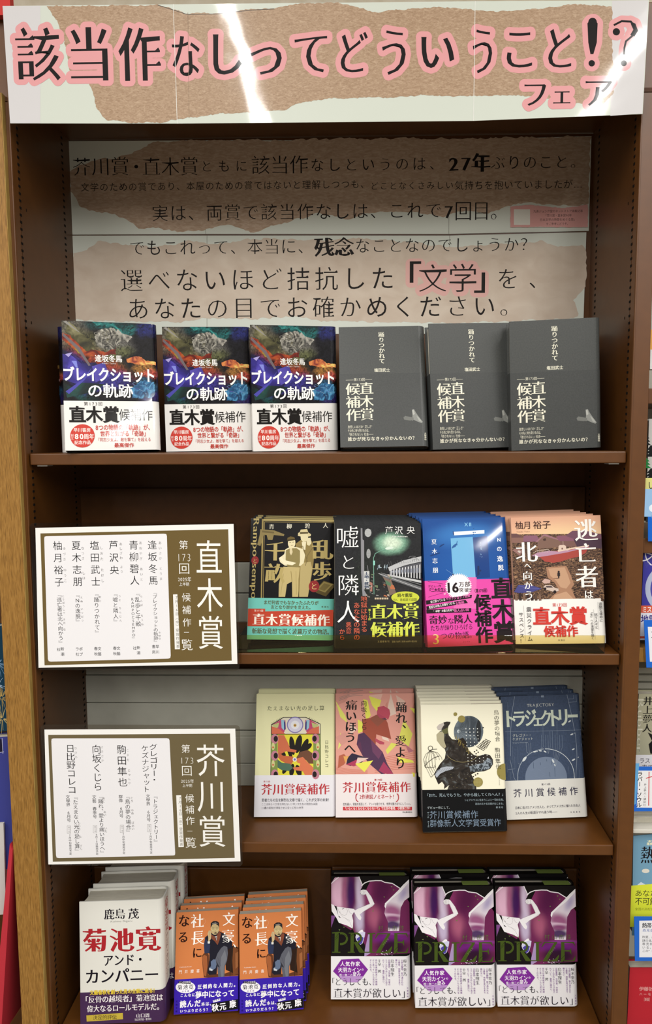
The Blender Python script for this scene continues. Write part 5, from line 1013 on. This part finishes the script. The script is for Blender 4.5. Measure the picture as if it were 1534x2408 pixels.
# ---------------- small orange paperback
W, H, T = .1045, .150, .0135
p2 = book('pocket_paperback', '', 'small orange paperbacks on the bottom shelf')
book_body(p2, W, H, T, '#cc7c48', .4, .08, hard=False)
q = Sheet([(415.8, 2144.6), (560, 2137.5), (560, 2375.5), (409.7, 2385.8)], (400, 2120, 4.648), W, H, .4, .08)
q.poly([(350, 590), (370, 560), (400, 548), (425, 575), (430, 700), (420, 790), (600, 780), (740, 730), (742, 800), (600, 812), (420, 826), (372, 822), (358, 700)], '#5c3420'); q.poly([(352, 600), (375, 575), (405, 590), (410, 700), (395, 815), (375, 800), (362, 690)], '#9c5a34'); q.poly([(600, 520), (700, 470), (744, 500), (748, 720), (700, 780), (610, 740)], '#2a1a14'); q.poly([(690, 490), (744, 510), (748, 780), (690, 800), (680, 640)], '#744426'); q.poly([(712, 560), (744, 540), (744, 700), (715, 730)], '#98603a')
q.poly([(385, 385), (440, 340), (540, 320), (600, 350), (680, 440), (678, 500), (640, 510), (600, 560), (520, 640), (510, 790), (430, 795), (410, 770), (430, 640), (432, 560), (378, 560), (372, 470)], '#1c1c28'); q.poly([(385, 395), (410, 420), (440, 470), (430, 555), (378, 560), (372, 480)], '#2c3450')
q.poly([(445, 350), (470, 365), (500, 380), (540, 320), (558, 345), (540, 420), (520, 470), (490, 430), (455, 400)], '#7a4430'); q.poly([(490, 375), (515, 372), (508, 420)], '#e4e2da'); q.poly([(498, 378), (508, 378), (506, 412), (500, 410)], '#2a2226')
q.disc(490, 290, 46, '#b8a478', ry=68, n=24); q.poly([(444, 280), (446, 230), (475, 208), (510, 208), (535, 225), (538, 285), (528, 260), (500, 240), (465, 245), (452, 268)], '#242024'); q.poly([(458, 232), (500, 222), (525, 240), (505, 238), (470, 246)], '#77726c')
q.arc(474, 300, 17, 13, 0, 360, 2.5, '#e0d49c', 14); q.arc(512, 300, 16, 13, 0, 360, 2.5, '#e0d49c', 14); q.line([(462, 284), (484, 284)], 4, '#2a241e'); q.line([(502, 284), (524, 284)], 4, '#2a241e'); q.poly([(482, 338), (498, 330), (514, 338), (512, 344), (484, 344)], '#2c241e'); q.line([(494, 300), (494, 324)], 3, '#8a744c')
q.poly([(412, 345), (425, 310), (445, 312), (452, 350), (448, 400), (430, 430), (418, 430), (420, 390)], '#c0aa80'); q.poly([(412, 430), (438, 428), (436, 452), (414, 452)], '#dcdcd6'); q.line([(430, 318), (432, 380)], 2, '#8a744c')
q.poly([(590, 478), (625, 490), (632, 560), (622, 640), (600, 700), (595, 820), (530, 824), (515, 700), (490, 640), (520, 560), (560, 500)], '#5a5c66'); q.poly([(600, 520), (560, 600), (548, 720), (560, 820), (585, 820), (590, 700), (622, 620)], '#6f727a'); q.line([(520, 600), (555, 700)], 3, '#44464e')
q.poly([(447, 650), (475, 625), (500, 628), (508, 680), (500, 720), (460, 752), (430, 745), (428, 720), (450, 700)], '#5f6e88'); q.poly([(432, 716), (470, 738), (462, 752), (430, 745)], '#c0c6cc'); q.poly([(505, 640), (545, 715), (515, 700)], '#2c2c34')
q.line([(692, 470), (672, 600), (655, 815)], 5, '#33281e'); q.arc(340, 210, 48, 45, -60, 80, 1.5, '#dcb89c', 10)
q.flush('artwork', p2, True)
OW = '#f7f3ec'; OB = '#2a100c'
for ch, a, c in (('文', (570, 118, 712, 262), OW), ('豪', (560, 305, 705, 448), OW), ('社', (226, 136, 376, 284), OW), ('長', (228, 316, 380, 468), OW), ('な', (100, 140, 212, 272), OB), ('る', (95, 322, 198, 446), OB), ('に', (246, 496, 352, 612), OB)): q.t(ch, *a, c, 'mb')
q.poly([(686, 456), (700, 462), (720, 484), (712, 496), (700, 486)], OW); q.t('門井慶喜', 98, 742, 330, 786, OW, 's', em=42); q.t('Yoshinobu Kadoi', 106, 704, 238, 718, OW, 's'); q.flush('title_lettering', p2)
bd = band(p2, W, T, .0505, '#3820a6', .4, .1, hard=False); WW = '#f2f0f4'
q.off = .0005; q.disc(172, 930, 108, '#efedf2', ry=66); q.poly([(98, 862), (232, 868), (230, 892), (96, 888)], '#1c161c'); q.t('エンタメの父', 102, 866, 228, 889, WW, 'b'); q.t('菊池寛', 86, 904, 262, 960, '#1c1620', 'mb'); q.t('の生涯', 134, 966, 212, 986, '#5a4a9a', 'b')
q.t('圧倒的な人間力。', 306, 896, 744, 955, WW, 'h', em=52); q.t('こんなに', 116, 1004, 278, 1040, WW, 'h'); q.t('夢中になって', 282, 978, 708, 1052, WW, 'h'); q.t('読んだ', 112, 1080, 342, 1156, WW, 'h'); q.t('本は、', 346, 1094, 478, 1136, WW, 'h'); q.t('いつぶりだろう？', 112, 1176, 434, 1214, WW, 'h', em=38)
q.poly([(452, 1106), (745, 1058), (745, 1166), (462, 1206)], '#141216'); q.poly([(470, 1072), (550, 1050), (552, 1076), (474, 1098)], '#e8e6ee'); q.t('作詞家', 476, 1066, 546, 1086, '#33288c', 'b', rot=10); q.t('秋元', 462, 1116, 620, 1196, WW, 'h', rot=4); q.t('康', 645, 1076, 728, 1156, WW, 'h', rot=4); q.t('文春文庫', 66, 1075, 86, 1210, '#1d1470', 'mb', v=True)
q.flush('band_lettering', bd)
p3 = copy_tree(p2)
B = 'small orange paperback with seated man, beside the white biographies'
place(p2, (-0.20569, 0.02886, 0.42646, 0.06856, 0.34297, 0.01556), ['front orange paperback of the pile beside the white biographies', 'second orange paperback of the pile beside the white biographies', 'rearmost orange paperback of the pile beside the white biographies'], T, dx=.003, gap=.0024)
B = 'orange paperback of the pile nearer the shelf centre'
place(p3, (-0.09808, 0.03425, 0.42525, 0.07813, 0.26399, 0.01573), ['front ' + B, 'second ' + B, 'third ' + B, 'rearmost ' + B], T, dx=.0035, gap=.0024)

# ---------------- black and purple prize novel
W, H, T = .1341, .193, .027
p4 = book('hardcover_novel', '', 'black and purple novels on the bottom shelf')
U = lambda x, y: ((x - 712) / 1465 * W, H - (y + 150) / 2230 * H)
def PB(x, y, rx, ry, ang, c, st, so): u, v = U(x, y); return (u, v, rx / 1465 * W, ry / 2230 * H, ang, c, st, so)
book_body(p4, W, H, T, '#0a0809', .4, .04, ends=[(.0, .62, '#0c0a0a', .010), (.62, .95, '#7c9048', .015)])
q = Sheet([(779, 2060), (962.6, 2060), (966.7, 2350), (779, 2350)], (780, 2080, 7.67), W, H, .4, .04)
PUR = blob_mat('purple_print', '#6a2450', [PB(120, 150, 160, 380, 0, '#e0b4cc', .95, .6), PB(230, 150, 60, 340, 0, '#8e3a68', .8, .6), PB(345, 150, 75, 340, 0, '#3a1252', .95, .6), PB(520, 150, 75, 420, 3, '#cdbcd4', .95, .6), PB(500, 650, 80, 250, 5, '#c8bcd8', .8, .6), PB(650, 100, 90, 300, 0, '#8a3468', .7, .7), PB(950, 130, 150, 260, -20, '#4a0f3e', .8, .7), PB(780, 600, 110, 200, 10, '#b0607c', .75, .8), PB(900, 820, 60, 200, 0, '#4c1640', .6, .8), PB(1090, 1000, 340, 80, 0, '#6a1c78', .9, .6), PB(1110, 1150, 280, 130, 0, '#1e0a22', .9, .5), PB(1200, 900, 260, 30, 0, '#8c3f9c', .7, .7)], H, .003, 30, .4, .04)
PUR2 = blob_mat('limb_print', '#d8cdd8', [PB(1130, 500, 200, 120, -15, '#8e3a72', .9, .6), PB(1120, 570, 160, 30, -5, '#d8bcd0', .8, .7), PB(1120, 640, 160, 60, 0, '#7a2a66', .9, .5), PB(1120, 750, 160, 70, 0, '#3a1250', .95, .4), PB(1330, 180, 120, 60, 60, '#6a5aa8', .5, .9)], H, .002, 30, .4, .04)
q.poly([(-20, -30), (60, -130), (500, -140), (560, 30), (520, 100), (620, 100), (700, -60), (900, -80), (1130, 0), (1230, 60), (1430, 320), (1440, 860), (1445, 1240), (600, 1300), (610, 1150), (540, 1000), (430, 900), (380, 800), (340, 830), (180, 730), (160, 420), (-20, 360)], PUR)
q.poly([(320, 300), (600, -10), (520, 60)], '#0e0b0c') if False else None
q.poly([(490, -150), (560, 10), (600, -40), (700, -75), (720, -150)], '#0e0b0c')
WL = '#ece9ec'
q.line([(540, 20), (600, -30), (680, -62), (800, -72), (900, -70), (960, -40), (1100, -20), (1240, 70)], 16, WL); q.line([(495, -140), (560, 15)], 14, WL); q.line([(-10, -20), (60, -80), (120, -130)], 14, WL)
q.poly([(960, -150), (1460, -150), (1460, 60), (1250, 60), (1120, -30), (980, -50)], '#0e0b0c')
q.poly([(1000, 330), (1240, 80), (1310, 0), (1445, -90), (1448, 230), (1320, 290), (1250, 420), (1240, 560), (1220, 840), (1020, 840), (1020, 680), (985, 600), (955, 520), (970, 430), (955, 380)], PUR2); q.poly([(958, 400), (965, 340), (1200, 110), (1300, 0), (1445, -95), (1446, -40), (1240, 140), (1100, 250), (1000, 350), (975, 430)], WL)
q.poly([(-20, 520), (80, 600), (70, 680), (180, 720), (340, 820), (400, 900), (520, 980), (600, 1080), (620, 1180), (580, 1310), (-20, 1310)], '#120d10'); q.poly([(-20, 560), (70, 560), (20, 700), (-20, 780)], '#7a4a86'); q.poly([(600, 1180), (640, 1000), (660, 900), (720, 900), (700, 1240), (590, 1310)], '#a48cb8')
q.poly([(-20, 350), (40, 370), (90, 470), (130, 590), (330, 640), (375, 690), (385, 800), (290, 745), (130, 690), (85, 600), (0, 480)], WL); q.poly([(90, 400), (250, 420), (400, 440), (430, 470), (400, 500), (370, 560), (350, 640), (200, 620), (120, 560)], WL); q.poly([(250, 620), (340, 600), (370, 560), (390, 650), (385, 800), (330, 700)], WL)
q.poly([(400, 480), (470, 440), (690, 350), (620, 180), (630, 130), (600, 90), (640, 110), (720, 220), (778, 350), (740, 390), (560, 500), (510, 540), (540, 600), (520, 650), (480, 620), (440, 560)], WL); q.disc(575, 140, 60, WL, ry=48); 
for x in (530, 555, 580, 605): q.line([(x, 105), (x - 8, 150), (x + 6, 185)], 3, '#4a4048')
q.line([(515, 150), (540, 185), (620, 178)], 3, '#4a4048'); q.line([(640, 110), (715, 215), (775, 350), (560, 500)], 3, '#8a8088'); q.line([(630, 180), (690, 345), (460, 440)], 3, '#8a8088')
q.line([(190, 445), (225, 430)], 8, '#4a2a3a'); q.line([(130, 490), (160, 500)], 6, '#4a2a3a'); q.line([(270, 430), (290, 480), (270, 540), (230, 560), (170, 530)], 3, '#8a8088'); q.line([(100, 410), (140, 500), (210, 590), (330, 650)], 3, '#8a8088'); q.line([(300, 440), (330, 510), (370, 530)], 3, '#8a8088'); q.line([(240, 600), (330, 680), (380, 790)], 3, '#8a8088')
q.poly([(430, 950), (450, 890), (530, 820), (560, 815), (575, 850), (610, 860), (600, 930), (560, 1060), (520, 1090), (450, 1010)], '#c9c8e0'); q.poly([(450, 980), (520, 930), (580, 960), (550, 1060), (510, 1085)], '#4a3f98'); q.poly([(430, 950), (450, 890), (530, 820), (560, 815), (575, 850), (480, 880)], WL)
for x, y in ((1085, 38), (1120, 98), (950, 225), (745, 480), (220, 770), (300, 760), (140, 820), (375, 790)): q.poly([(x - 16, y - 6), (x + 16, y - 10), (x + 6, y + 12)], '#6c8048')
for i in range(40): x = R.gauss(960, 70); y = R.gauss(1245, 22); q.disc(x, y, R.uniform(3, 9), R.choice(['#e8e6ec', '#b8b0c0', '#8a8296']), n=5)
q.flush('artwork', p4, True)
GN = '#40511a'; GL = '#55662a'
def serif(q, pts_list):
    for pts in pts_list: q.poly(pts, GN)
# P R I Z E drawn as broken serif capitals
serif(q, [[(60, 870), (130, 870), (118, 1215), (55, 1215)], [(10, 862), (150, 850), (150, 872), (12, 884)], [(10, 1212), (160, 1212), (160, 1230), (10, 1230)],
          [(350, 875), (405, 875), (398, 1215), (345, 1215)], [(310, 868), (420, 868), (420, 884), (310, 884)], [(292, 1212), (420, 1212), (420, 1230), (292, 1230)], [(400, 1040), (455, 1035), (590, 1215), (545, 1232), (500, 1225)], [(520, 1212), (635, 1212), (635, 1230), (520, 1230)],
          [(690, 885), (738, 885), (735, 1215), (684, 1215)], [(650, 875), (790, 875), (790, 890), (650, 890)], [(630, 1212), (780, 1212), (780, 1230), (630, 1230)],
          [(830, 878), (1065, 878), (1065, 890), (880, 1225), (800, 1232), (1010, 895), (850, 895), (795, 975), (785, 970)], [(800, 1215), (960, 1215), (1020, 1190), (1090, 1110), (1095, 1140), (1060, 1235), (800, 1235)],
          [(1135, 880), (1190, 885), (1195, 1225), (1120, 1250), (1130, 1100)], [(1100, 875), (1360, 875), (1385, 960), (1340, 900), (1180, 892)], [(1190, 1030), (1280, 1030), (1310, 985), (1312, 1110), (1280, 1055), (1190, 1050)], [(1190, 1215), (1330, 1215), (1392, 1120), (1370, 1232), (1195, 1235)]])
q.arc(170, 975, 108, 98, -95, 95, 36, GN, 22); q.arc(440, 965, 92, 85, -95, 95, 34, GN, 22)
for l in ([(70, 960), (130, 880)], [(60, 1000), (120, 940)], [(225, 900), (300, 950)], [(1130, 1190), (1200, 1120)], [(1160, 1250), (1200, 1170)], [(350, 930), (400, 890)]): q.line(l, 5, '#15140c')
for l in ([(60, 872), (55, 1215)], [(348, 884), (344, 1215)], [(690, 890), (684, 1215)], [(1012, 895), (805, 1225)], [(1190, 1032), (1280, 1032)]): q.line(l, 4, GL)
for ch, x in (('村', 832), ('山', 965), ('由', 1088), ('佳', 1212)): q.t(ch, x, 735, x + 105, 830, '#5d6a38', 'l')
q.t('プライズ', 930, 1080, 1080, 1120, '#8a9468', 'l', rot=50); q.flush('title_lettering', p4, True)
bd = band(p4, W, T, .0665, '#e2e0e2', .4, .08); PP = '#6c2488'; TX = '#1c1424'
q.off = .0005; q.poly([(28, 1560), (175, 1350), (490, 1332), (658, 1530), (540, 1700), (170, 1700)], '#7a2a92'); q.poly([(140, 1650), (570, 1650), (540, 1700), (470, 1760), (240, 1760), (170, 1700)], '#b48cc6')
q.t('人気作家', 160, 1385, 518, 1468, '#f4f0f6', 'b'); q.t('天羽カイン', 120, 1492, 528, 1580, '#f4f0f6', 'b'); q.t('の', 534, 1508, 585, 1550, '#f4f0f6', 'b'); q.t('唯一無二の', 140, 1602, 380, 1655, '#f4f0f6', 's'); q.t('望み', 384, 1575, 532, 1648, '#f4f0f6', 'b')
q.t('「どうしても、', -60, 1665, 790, 1830, TX, 'm', em=150); q.t('直木賞が欲しい」', 38, 1852, 1440, 2052, TX, 'm', em=190)
for s_, x0, x1, y1 in (('桜木紫乃', 1295, 1355, 1650), ('島本理生', 1062, 1130, 1650), ('千早　茜', 832, 892, 1590)): q.t(s_, x0, 1345, x1, y1, '#33303c', 'm', v=True)
for s_, x, y0, y1 in (('小説は魔物。取り憑かれた', 1272, 1345, 1815), ('ら最後、地獄を見せるまで', 1220, 1345, 1812), ('離れない。', 1170, 1345, 1530), ('出版業界、文学賞、作家の', 1040, 1345, 1815), ('リアルが巧みにさらけ出さ', 988, 1345, 1815), ('れていて、最高に面白い。', 936, 1345, 1800), ('自分は承認欲求とは無縁', 806, 1345, 1815), ('だと思っていたら足元を', 756, 1345, 1815), ('すくわれる。', 706, 1345, 1590)): q.t(s_, x - 17, y0, x + 17, y1, '#7a4a90', 's', v=True)
q.t('文藝春秋', 1360, 1845, 1386, 2030, PP, 's', v=True, upright=True); q.flush('band_lettering', bd)
p5 = copy_tree(p4); p6 = copy_tree(p4)
B = 'black and purple novel with broken green capitals'
place(p4, (0.06613, 0.05827, 0.42708, 0.01464, 0.24679, -0.0004), [B + ', set back at the left of the three'], T)
place(p5, (0.20693, 0.04545, 0.42544, 0.01795, 0.18093, 0.0045), [B + ', middle of the three', B + ', behind the middle one'], T, dx=-.002, gap=.004)
place(p6, (0.34421, 0.05028, 0.42512, 0.01435, 0.16839, 0.00156), [B + ', nearest the right panel', B + ', behind the one nearest the right panel'], T, dx=-.004, gap=.003)

# ================================================================== what shows of the neighbouring bookcases
def flat_book(name, corners, y, frame, label, cat, draw, base, t=.018, rough=.4, group=None):
    q = Plane(corners, y, frame, rough, .1); e = empty(name, (q.cx, q.y, q.z0), label, cat, group)
    q.slab('cover', base if not isinstance(base, str) else mat(base, rough), e, .0012); C = [(a + (.002 if i in (0, 3) else -.002), b + (-.002 if i < 2 else .002)) for i, (a, b) in enumerate(q.C)]
    V = [(a, yy, b) for yy in (.0013, t - .001) for a, b in C]; add_mesh('page_block', V, [(3, 2, 1, 0), (4, 5, 6, 7), (0, 1, 5, 4), (1, 2, 6, 5), (2, 3, 7, 6), (3, 0, 4, 7)], [PAGES], parent=e)
    V = [(a, yy, b) for yy in (t - .0009, t) for a, b in q.C]; add_mesh('back_cover', V, [(3, 2, 1, 0), (4, 5, 6, 7), (0, 1, 5, 4), (1, 2, 6, 5), (2, 3, 7, 6), (3, 0, 4, 7)], [base if not isinstance(base, str) else mat(base, rough)], parent=e)
    if draw: draw(q); q.flush('cover_print', e)
    return e

nb = empty('neighbouring_bookcase', (0.62, 0.0, 0), 'strip of the next brown bookcase, seen past the right stile', 'bookcase')
X0 = A + .0249 - .62; X1 = .36
box('side_panel', X0, X0 + .0012, .024, .18, 0, 1.836, BROWN_IN, nb); box('back_panel', X0, X1, .1795, .185, 0, 1.836, GREY, nb); box('side_panel', X1, X1 + .0015, -.02, .18, 0, 1.836, BROWN_IN, nb)
def nz(py, y=-.0103): return aty(1510, py, y)[2]
for a in (895, 1240, 1500, 1995 + 500): pass
for py, m in ((893, BROWN), (1247, BROWN), (1505, OAK)): z = nz(py) - .012; box('shelf_board', X0 + .0015, X1 - .0005, -.0103, .178, z - .022, z, m, nb, bev=.001)
for k in range(6): z = aty(1510, 1570 + 18 * k, .15)[2]; box('slat', X0 + .002, X1 - .001, .150, .155, z - .0105, z, GREY, nb, bev=.001)
z3 = aty(1500, 1951, -.0103)[2]; box('shelf_board', X0 + .0015, X1 - .0005, -.0103, .178, z3 - .0062, z3, mat('#c9c6bc', .5), nb, bev=.001)
zb = nz(2462); box('shelf_board', X0 + .0015, X1 - .0005, -.0103, .178, zb - .02, zb, BROWN, nb)
def Rx(px, py, y=.0): return (px, py)
def d_tree(q):
    r = random.Random(5)
    for i in range(6):
        for j in range(3):
            x = 1518 + j * 34 + (i % 2) * 14; y = 1035 + i * 27; c = r.choice(['#15191a', '#1f7a3c', '#8fb04a', '#2a4a44', '#15191a'])
            for k in range(3): q.poly([(x, y - 16 + k * 8), (x + 10 + k * 2, y - 4 + k * 8), (x - 10 - k * 2, y - 4 + k * 8)], c)
    q.poly([(1500, 1124), (1640, 1124), (1640, 1200), (1498, 1200)], '#e4df8c'); q.t('いつか', 1524, 1130, 1600, 1152, '#3a3a3a', 'l'); q.t('レシピ', 1530, 1156, 1600, 1170, '#3a3a3a', 'l')
flat_book('picture_novel', [(1527, 985), (1650, 985), (1640, 1228), (1520, 1228)], .004, (0, 0, 1), 'grey novel patterned with small fir trees, beyond the right stile', 'book', d_tree, '#bcbcb8')
flat_book('orange_novel', [(1531, 775), (1650, 775), (1648, 868), (1529, 868)], .004, (0, 0, 1), 'orange-topped white novel at the right photo edge, above the fir-tree novel', 'book', lambda q: (q.poly([(1500, 775), (1650, 775), (1650, 822), (1500, 822)], '#d9a050'), q.t('ひとり', 1533, 830, 1600, 850, '#404050', 's')), '#dcdcda')
def d_blue(q):
    q.disc(1580, 1385, 62, '#a9b2cc', n=40); q.disc(1580, 1385, 50, '#4a4a9c', n=40); q.disc(1580, 1385, 38, '#b8c0d8', n=40); q.disc(1580, 1385, 26, '#5a5ab0', n=30)
    q.t('文', 1512, 1290, 1538, 1322, '#eceaf2', 's', rot=-20); q.t('黄崎', 1516, 1322, 1544, 1336, '#4a4a9c', 's', rot=30)
    q.poly([(1500, 1424), (1640, 1424), (1640, 1441), (1500, 1441)], '#cf5a40'); q.t('ミステリ', 1511, 1426, 1556, 1440, '#f6ece8', 'b'); q.poly([(1500, 1441), (1640, 1441), (1640, 1505), (1500, 1505)], '#dddde4'); q.t('地雷グ', 1508, 1446, 1562, 1466, '#3a3480', 'b'); q.poly([(1500, 1496), (1640, 1496), (1640, 1501), (1500, 1501)], '#cf5a40')
flat_book('blue_novel', [(1515, 1278), (1640, 1278), (1632, 1502), (1507, 1502)], .002, (0, 0, 1), 'violet-blue novel with printed rings and 文, beyond the right stile', 'book', d_blue, '#3c3a94')
def d_rub(q):
    q.t('Rubber', 1500, 1642, 1518, 1772, '#c9c6b4', 'm', v=True); q.t('井上夢人', 1514, 1638, 1536, 1722, '#1c1a18', 'mb', v=True); q.poly([(1524, 1722), (1560, 1740), (1560, 1775), (1530, 1772), (1526, 1750), (1534, 1742)], '#1c1a18'); q.poly([(1480, 1775), (1640, 1775), (1640, 1812), (1480, 1812)], '#dad8da'); q.t('ラストに', 1504, 1782, 1556, 1795, '#2a2634', 's'); q.t('来てら', 1510, 1798, 1552, 1810, '#2a2634', 's')
flat_book('beige_novel', [(1503, 1632), (1630, 1632), (1622, 1912), (1491, 1912)], .03, (0, 0, 1), 'beige novel with pale Latin letters and white note, beyond the right stile', 'book', d_rub, '#a3a088')
for k_ in range(2):
    zz = z3 + .0003 + k_ * .0125; e = empty('lying_book', (.515, .01, zz), ('lower' if k_ == 0 else 'upper') + ' of two white-edged books lying flat below the beige novel', 'book', 'books lying flat on the next bookcase')
    box('cover', -.048, .05, -.004, .016, 0, .001, mat('#b9b6aa', .5), e); box('page_block', -.047, .05, -.003, .016, .0011, .0105, PAGES, e); box('back_cover', -.048, .05, -.004, .016, .0106, .0116, mat('#cfccc4', .5), e)
def d_heat(q):
    q.t('森', 1521, 1975, 1536, 1988, '#ebe8c0', 'mb'); q.t('熱帯', 1508, 1990, 1568, 2030, '#17161c', 'mb', rot=0); q.disc(1519, 2048, 9, '#d8d4c8', ry=5); q.poly([(1500, 2080), (1508, 2074), (1522, 2082), (1520, 2094), (1500, 2094)], '#c9d4dc')
    q.poly([(1480, 2083), (1640, 2070), (1640, 2170), (1480, 2180)], '#d2da3c'); q.t('あなた', 1494, 2092, 1546, 2108, '#1b1a1e', 's'); q.t('不可解', 1494, 2110, 1546, 2128, '#1b1a1e', 's'); q.t('全国の高校生が推す', 1494, 2134, 1560, 2141, '#1b1a1e', 'l')
flat_book('tropical_novel', [(1490, 1966), (1620, 1954), (1610, 2196), (1487, 2200)], .0, (0, 0, 1), 'sky-blue novel with bright yellow band, beyond the right stile', 'book', d_heat, '#6f9ab4')
def d_red(q):
    q.t('伊藤計劃', 1504, 2320, 1548, 2330, '#e6b4b0', 's'); q.t('ハーモニー', 1504, 2334, 1552, 2341, '#e6b4b0', 's'); q.t('［新版］', 1512, 2346, 1532, 2354, '#e6b4b0', 's'); q.line([(1476, 2396), (1600, 2396)], .8, '#a82a34')
flat_book('red_paperback', [(1482, 2276), (1600, 2276), (1596, 2440), (1474, 2440)], -.004, (0, 0, 1), 'plain red paperback at the lower right, beyond the right stile', 'book', d_red, '#b02430')
def card(corners, y, label, draw):
    q = Plane(corners, y, (0, 0, 1), .25, .4); e = empty('promotion_card', (q.cx, q.y, q.z0), label, 'card', 'promotion cards on the next bookcase'); q.slab('card', mat('#1c62c4', .25, .4), e, .001); draw(q); q.flush('card_print', e)
card([(1524, 1160), (1640, 1160), (1636, 1273), (1525, 1273)], -.016, 'light-blue cloudy card hung below the fir-tree novel', lambda q: (q.poly([(1500, 1150), (1640, 1150), (1640, 1215), (1500, 1215)], '#8fb4d8'), q.disc(1536, 1195, 9, '#d8e4ee'), q.disc(1545, 1215, 12, '#5a94cc')))
card([(1515, 1458), (1640, 1458), (1634, 1570), (1521, 1570)], -.016, 'blue-framed white card below the ringed violet-blue novel', lambda q: (q.poly([(1524, 1474), (1640, 1474), (1640, 1558), (1529, 1556)], '#dfe0e6'), q.t('文庫', 1533, 1482, 1580, 1500, '#23202c', 'b')))
card([(1493, 1803), (1620, 1803), (1612, 1907), (1488, 1908)], -.016, 'blue-edged card with black brush lettering and red mark below the beige novel', lambda q: (q.poly([(1480, 1795), (1504, 1795), (1496, 1890), (1480, 1900)], '#5a9ccc'), q.poly([(1502, 1812), (1640, 1812), (1640, 1900), (1498, 1899)], '#e2e2e4'), q.t('ラバー・ソウル', 1500, 1814, 1512, 1898, '#15141a', 'b', v=True), q.t('井上夢人・講談社', 1515, 1842, 1521, 1896, '#15141a', 's', v=True), q.line([(1527, 1815), (1526, 1894)], 2, '#c43a40'), q.line([(1520, 1830), (1534, 1826)], 2, '#c43a40')))
card([(1492, 2156), (1620, 2156), (1612, 2260), (1494, 2260)], -.017, 'deep-blue framed card with printed paragraph in front of the yellow band', lambda q: (q.poly([(1504, 2165), (1640, 2163), (1640, 2251), (1504, 2251)], '#e4e5ea'), q.t('熱帯', 1511, 2170, 1533, 2182, '#1b1f2c', 'b'), q.t('森見登美彦', 1512, 2184, 1556, 2191, '#3a5aa8', 's'), [q.t(s_, 1511, 2200 + 8.2 * i, 1555, 2206.5 + 8.2 * i, '#2b2c34', 's') for i, s_ in enumerate(('昨夏、ぼくは', '謎の本。だが', '専売特許で', 'いる。東京', 'この“奇物”'))]))
for i, (py, t_) in enumerate(((2262, 8), (2268, 9))): z = aty(1500, py, .0)[2]; box('page_stack', 1, 1, 1, 1, 1, 1, PAGES) if False else None
# left neighbour
def d_fire(q):
    r = random.Random(9)
    for cx_, cy_, c in ((-4, 1560, '#7fa4c8'), (6, 1690, '#c9b070'), (4, 1640, '#b89c5c'), (-6, 1610, '#a8c0d8')):
        for i in range(26): a = r.uniform(0, 6.28); l = r.uniform(8, 24); q.line([(cx_ + 3 * math.cos(a), cy_ + 3 * math.sin(a)), (cx_ + l * math.cos(a), cy_ + l * 1.5 * math.sin(a))], .7, c)
flat_book('picture_book', [(-70, 1480), (12, 1470), (33, 1718), (-60, 1725)], .002, (0, 0, 1), 'dark teal picture book with golden fireworks, left of the oak panel', 'book', d_fire, '#12374c')
flat_book('violet_novel', [(-60, 1738), (24, 1732), (60, 2040), (-50, 2050)], -.005, (0, 0, 1), 'violet-blue novel left of the oak panel, below the fireworks book', 'book', lambda q: (q.poly([(-40, 1741), (4, 1738), (6, 1768), (-40, 1772)], '#1b1830'), q.line([(5, 1736), (7, 1772)], 1.2, '#c8c8dc'), q.line([(-20, 1772), (9, 1768)], 1.2, '#c8c8dc')), '#3a3f86')
flat_book('white_novel', [(-60, 1940), (8, 1936), (14, 2150), (-50, 2155)], -.012, (0, 0, 1), 'white novel at the left photo edge beside the leaning red book', 'book', None, '#c4bfbc')
e = empty('red_book', (0, 0, 0), 'bright red book leaning at the lower left, beside the oak panel', 'book')
a = [aty(x, y, -.03) for x, y in ((23, 1985), (29, 2000), (2, 2440), (-20, 2440))]
V = [tuple(p) for p in a] + [(p[0] + .008, .13, p[2]) for p in a]
e.location = tuple(a[3]); V = [(v[0] - a[3][0], v[1] - a[3][1], v[2] - a[3][2]) for v in V]
add_mesh('cover', V, [(3, 2, 1, 0), (4, 5, 6, 7), (0, 1, 5, 4), (1, 2, 6, 5), (2, 3, 7, 6), (3, 0, 4, 7)], [mat('#b8303c', .35, .2)], parent=e)
lb = empty('left_bookcase', (-.62, 0, 0), 'strip of the bookcase left of the oak panel', 'bookcase')
box('back_panel', -.3, .125, .1795, .185, 0, 1.90, BROWN_IN, lb)
for py in (1736, 2440): z = aty(0, py, -.0)[2]; box('shelf_board', -.3, .118, .022 if py < 2000 else -.01, .178, z - .018, z - .0005, BROWN, lb)
box('header_sign', -.3, aty(32, 8, -.02)[0] + .62, -.030, -.020, aty(0, 46, -.02)[2], 2.02, mat('#c03430', .5), lb)
box('header_panel', -.3, .1355, -.012, .0, aty(5, 215, -.012)[2] + .0005, aty(0, 46, -.012)[2] - .001, BROWN_IN, lb)
box('side_panel', aty(3, 200, .0)[0] + .62 - .0, .1345, -.0, .25, 0, aty(0, 48, 0)[2], BROWN_IN, lb) if False else None
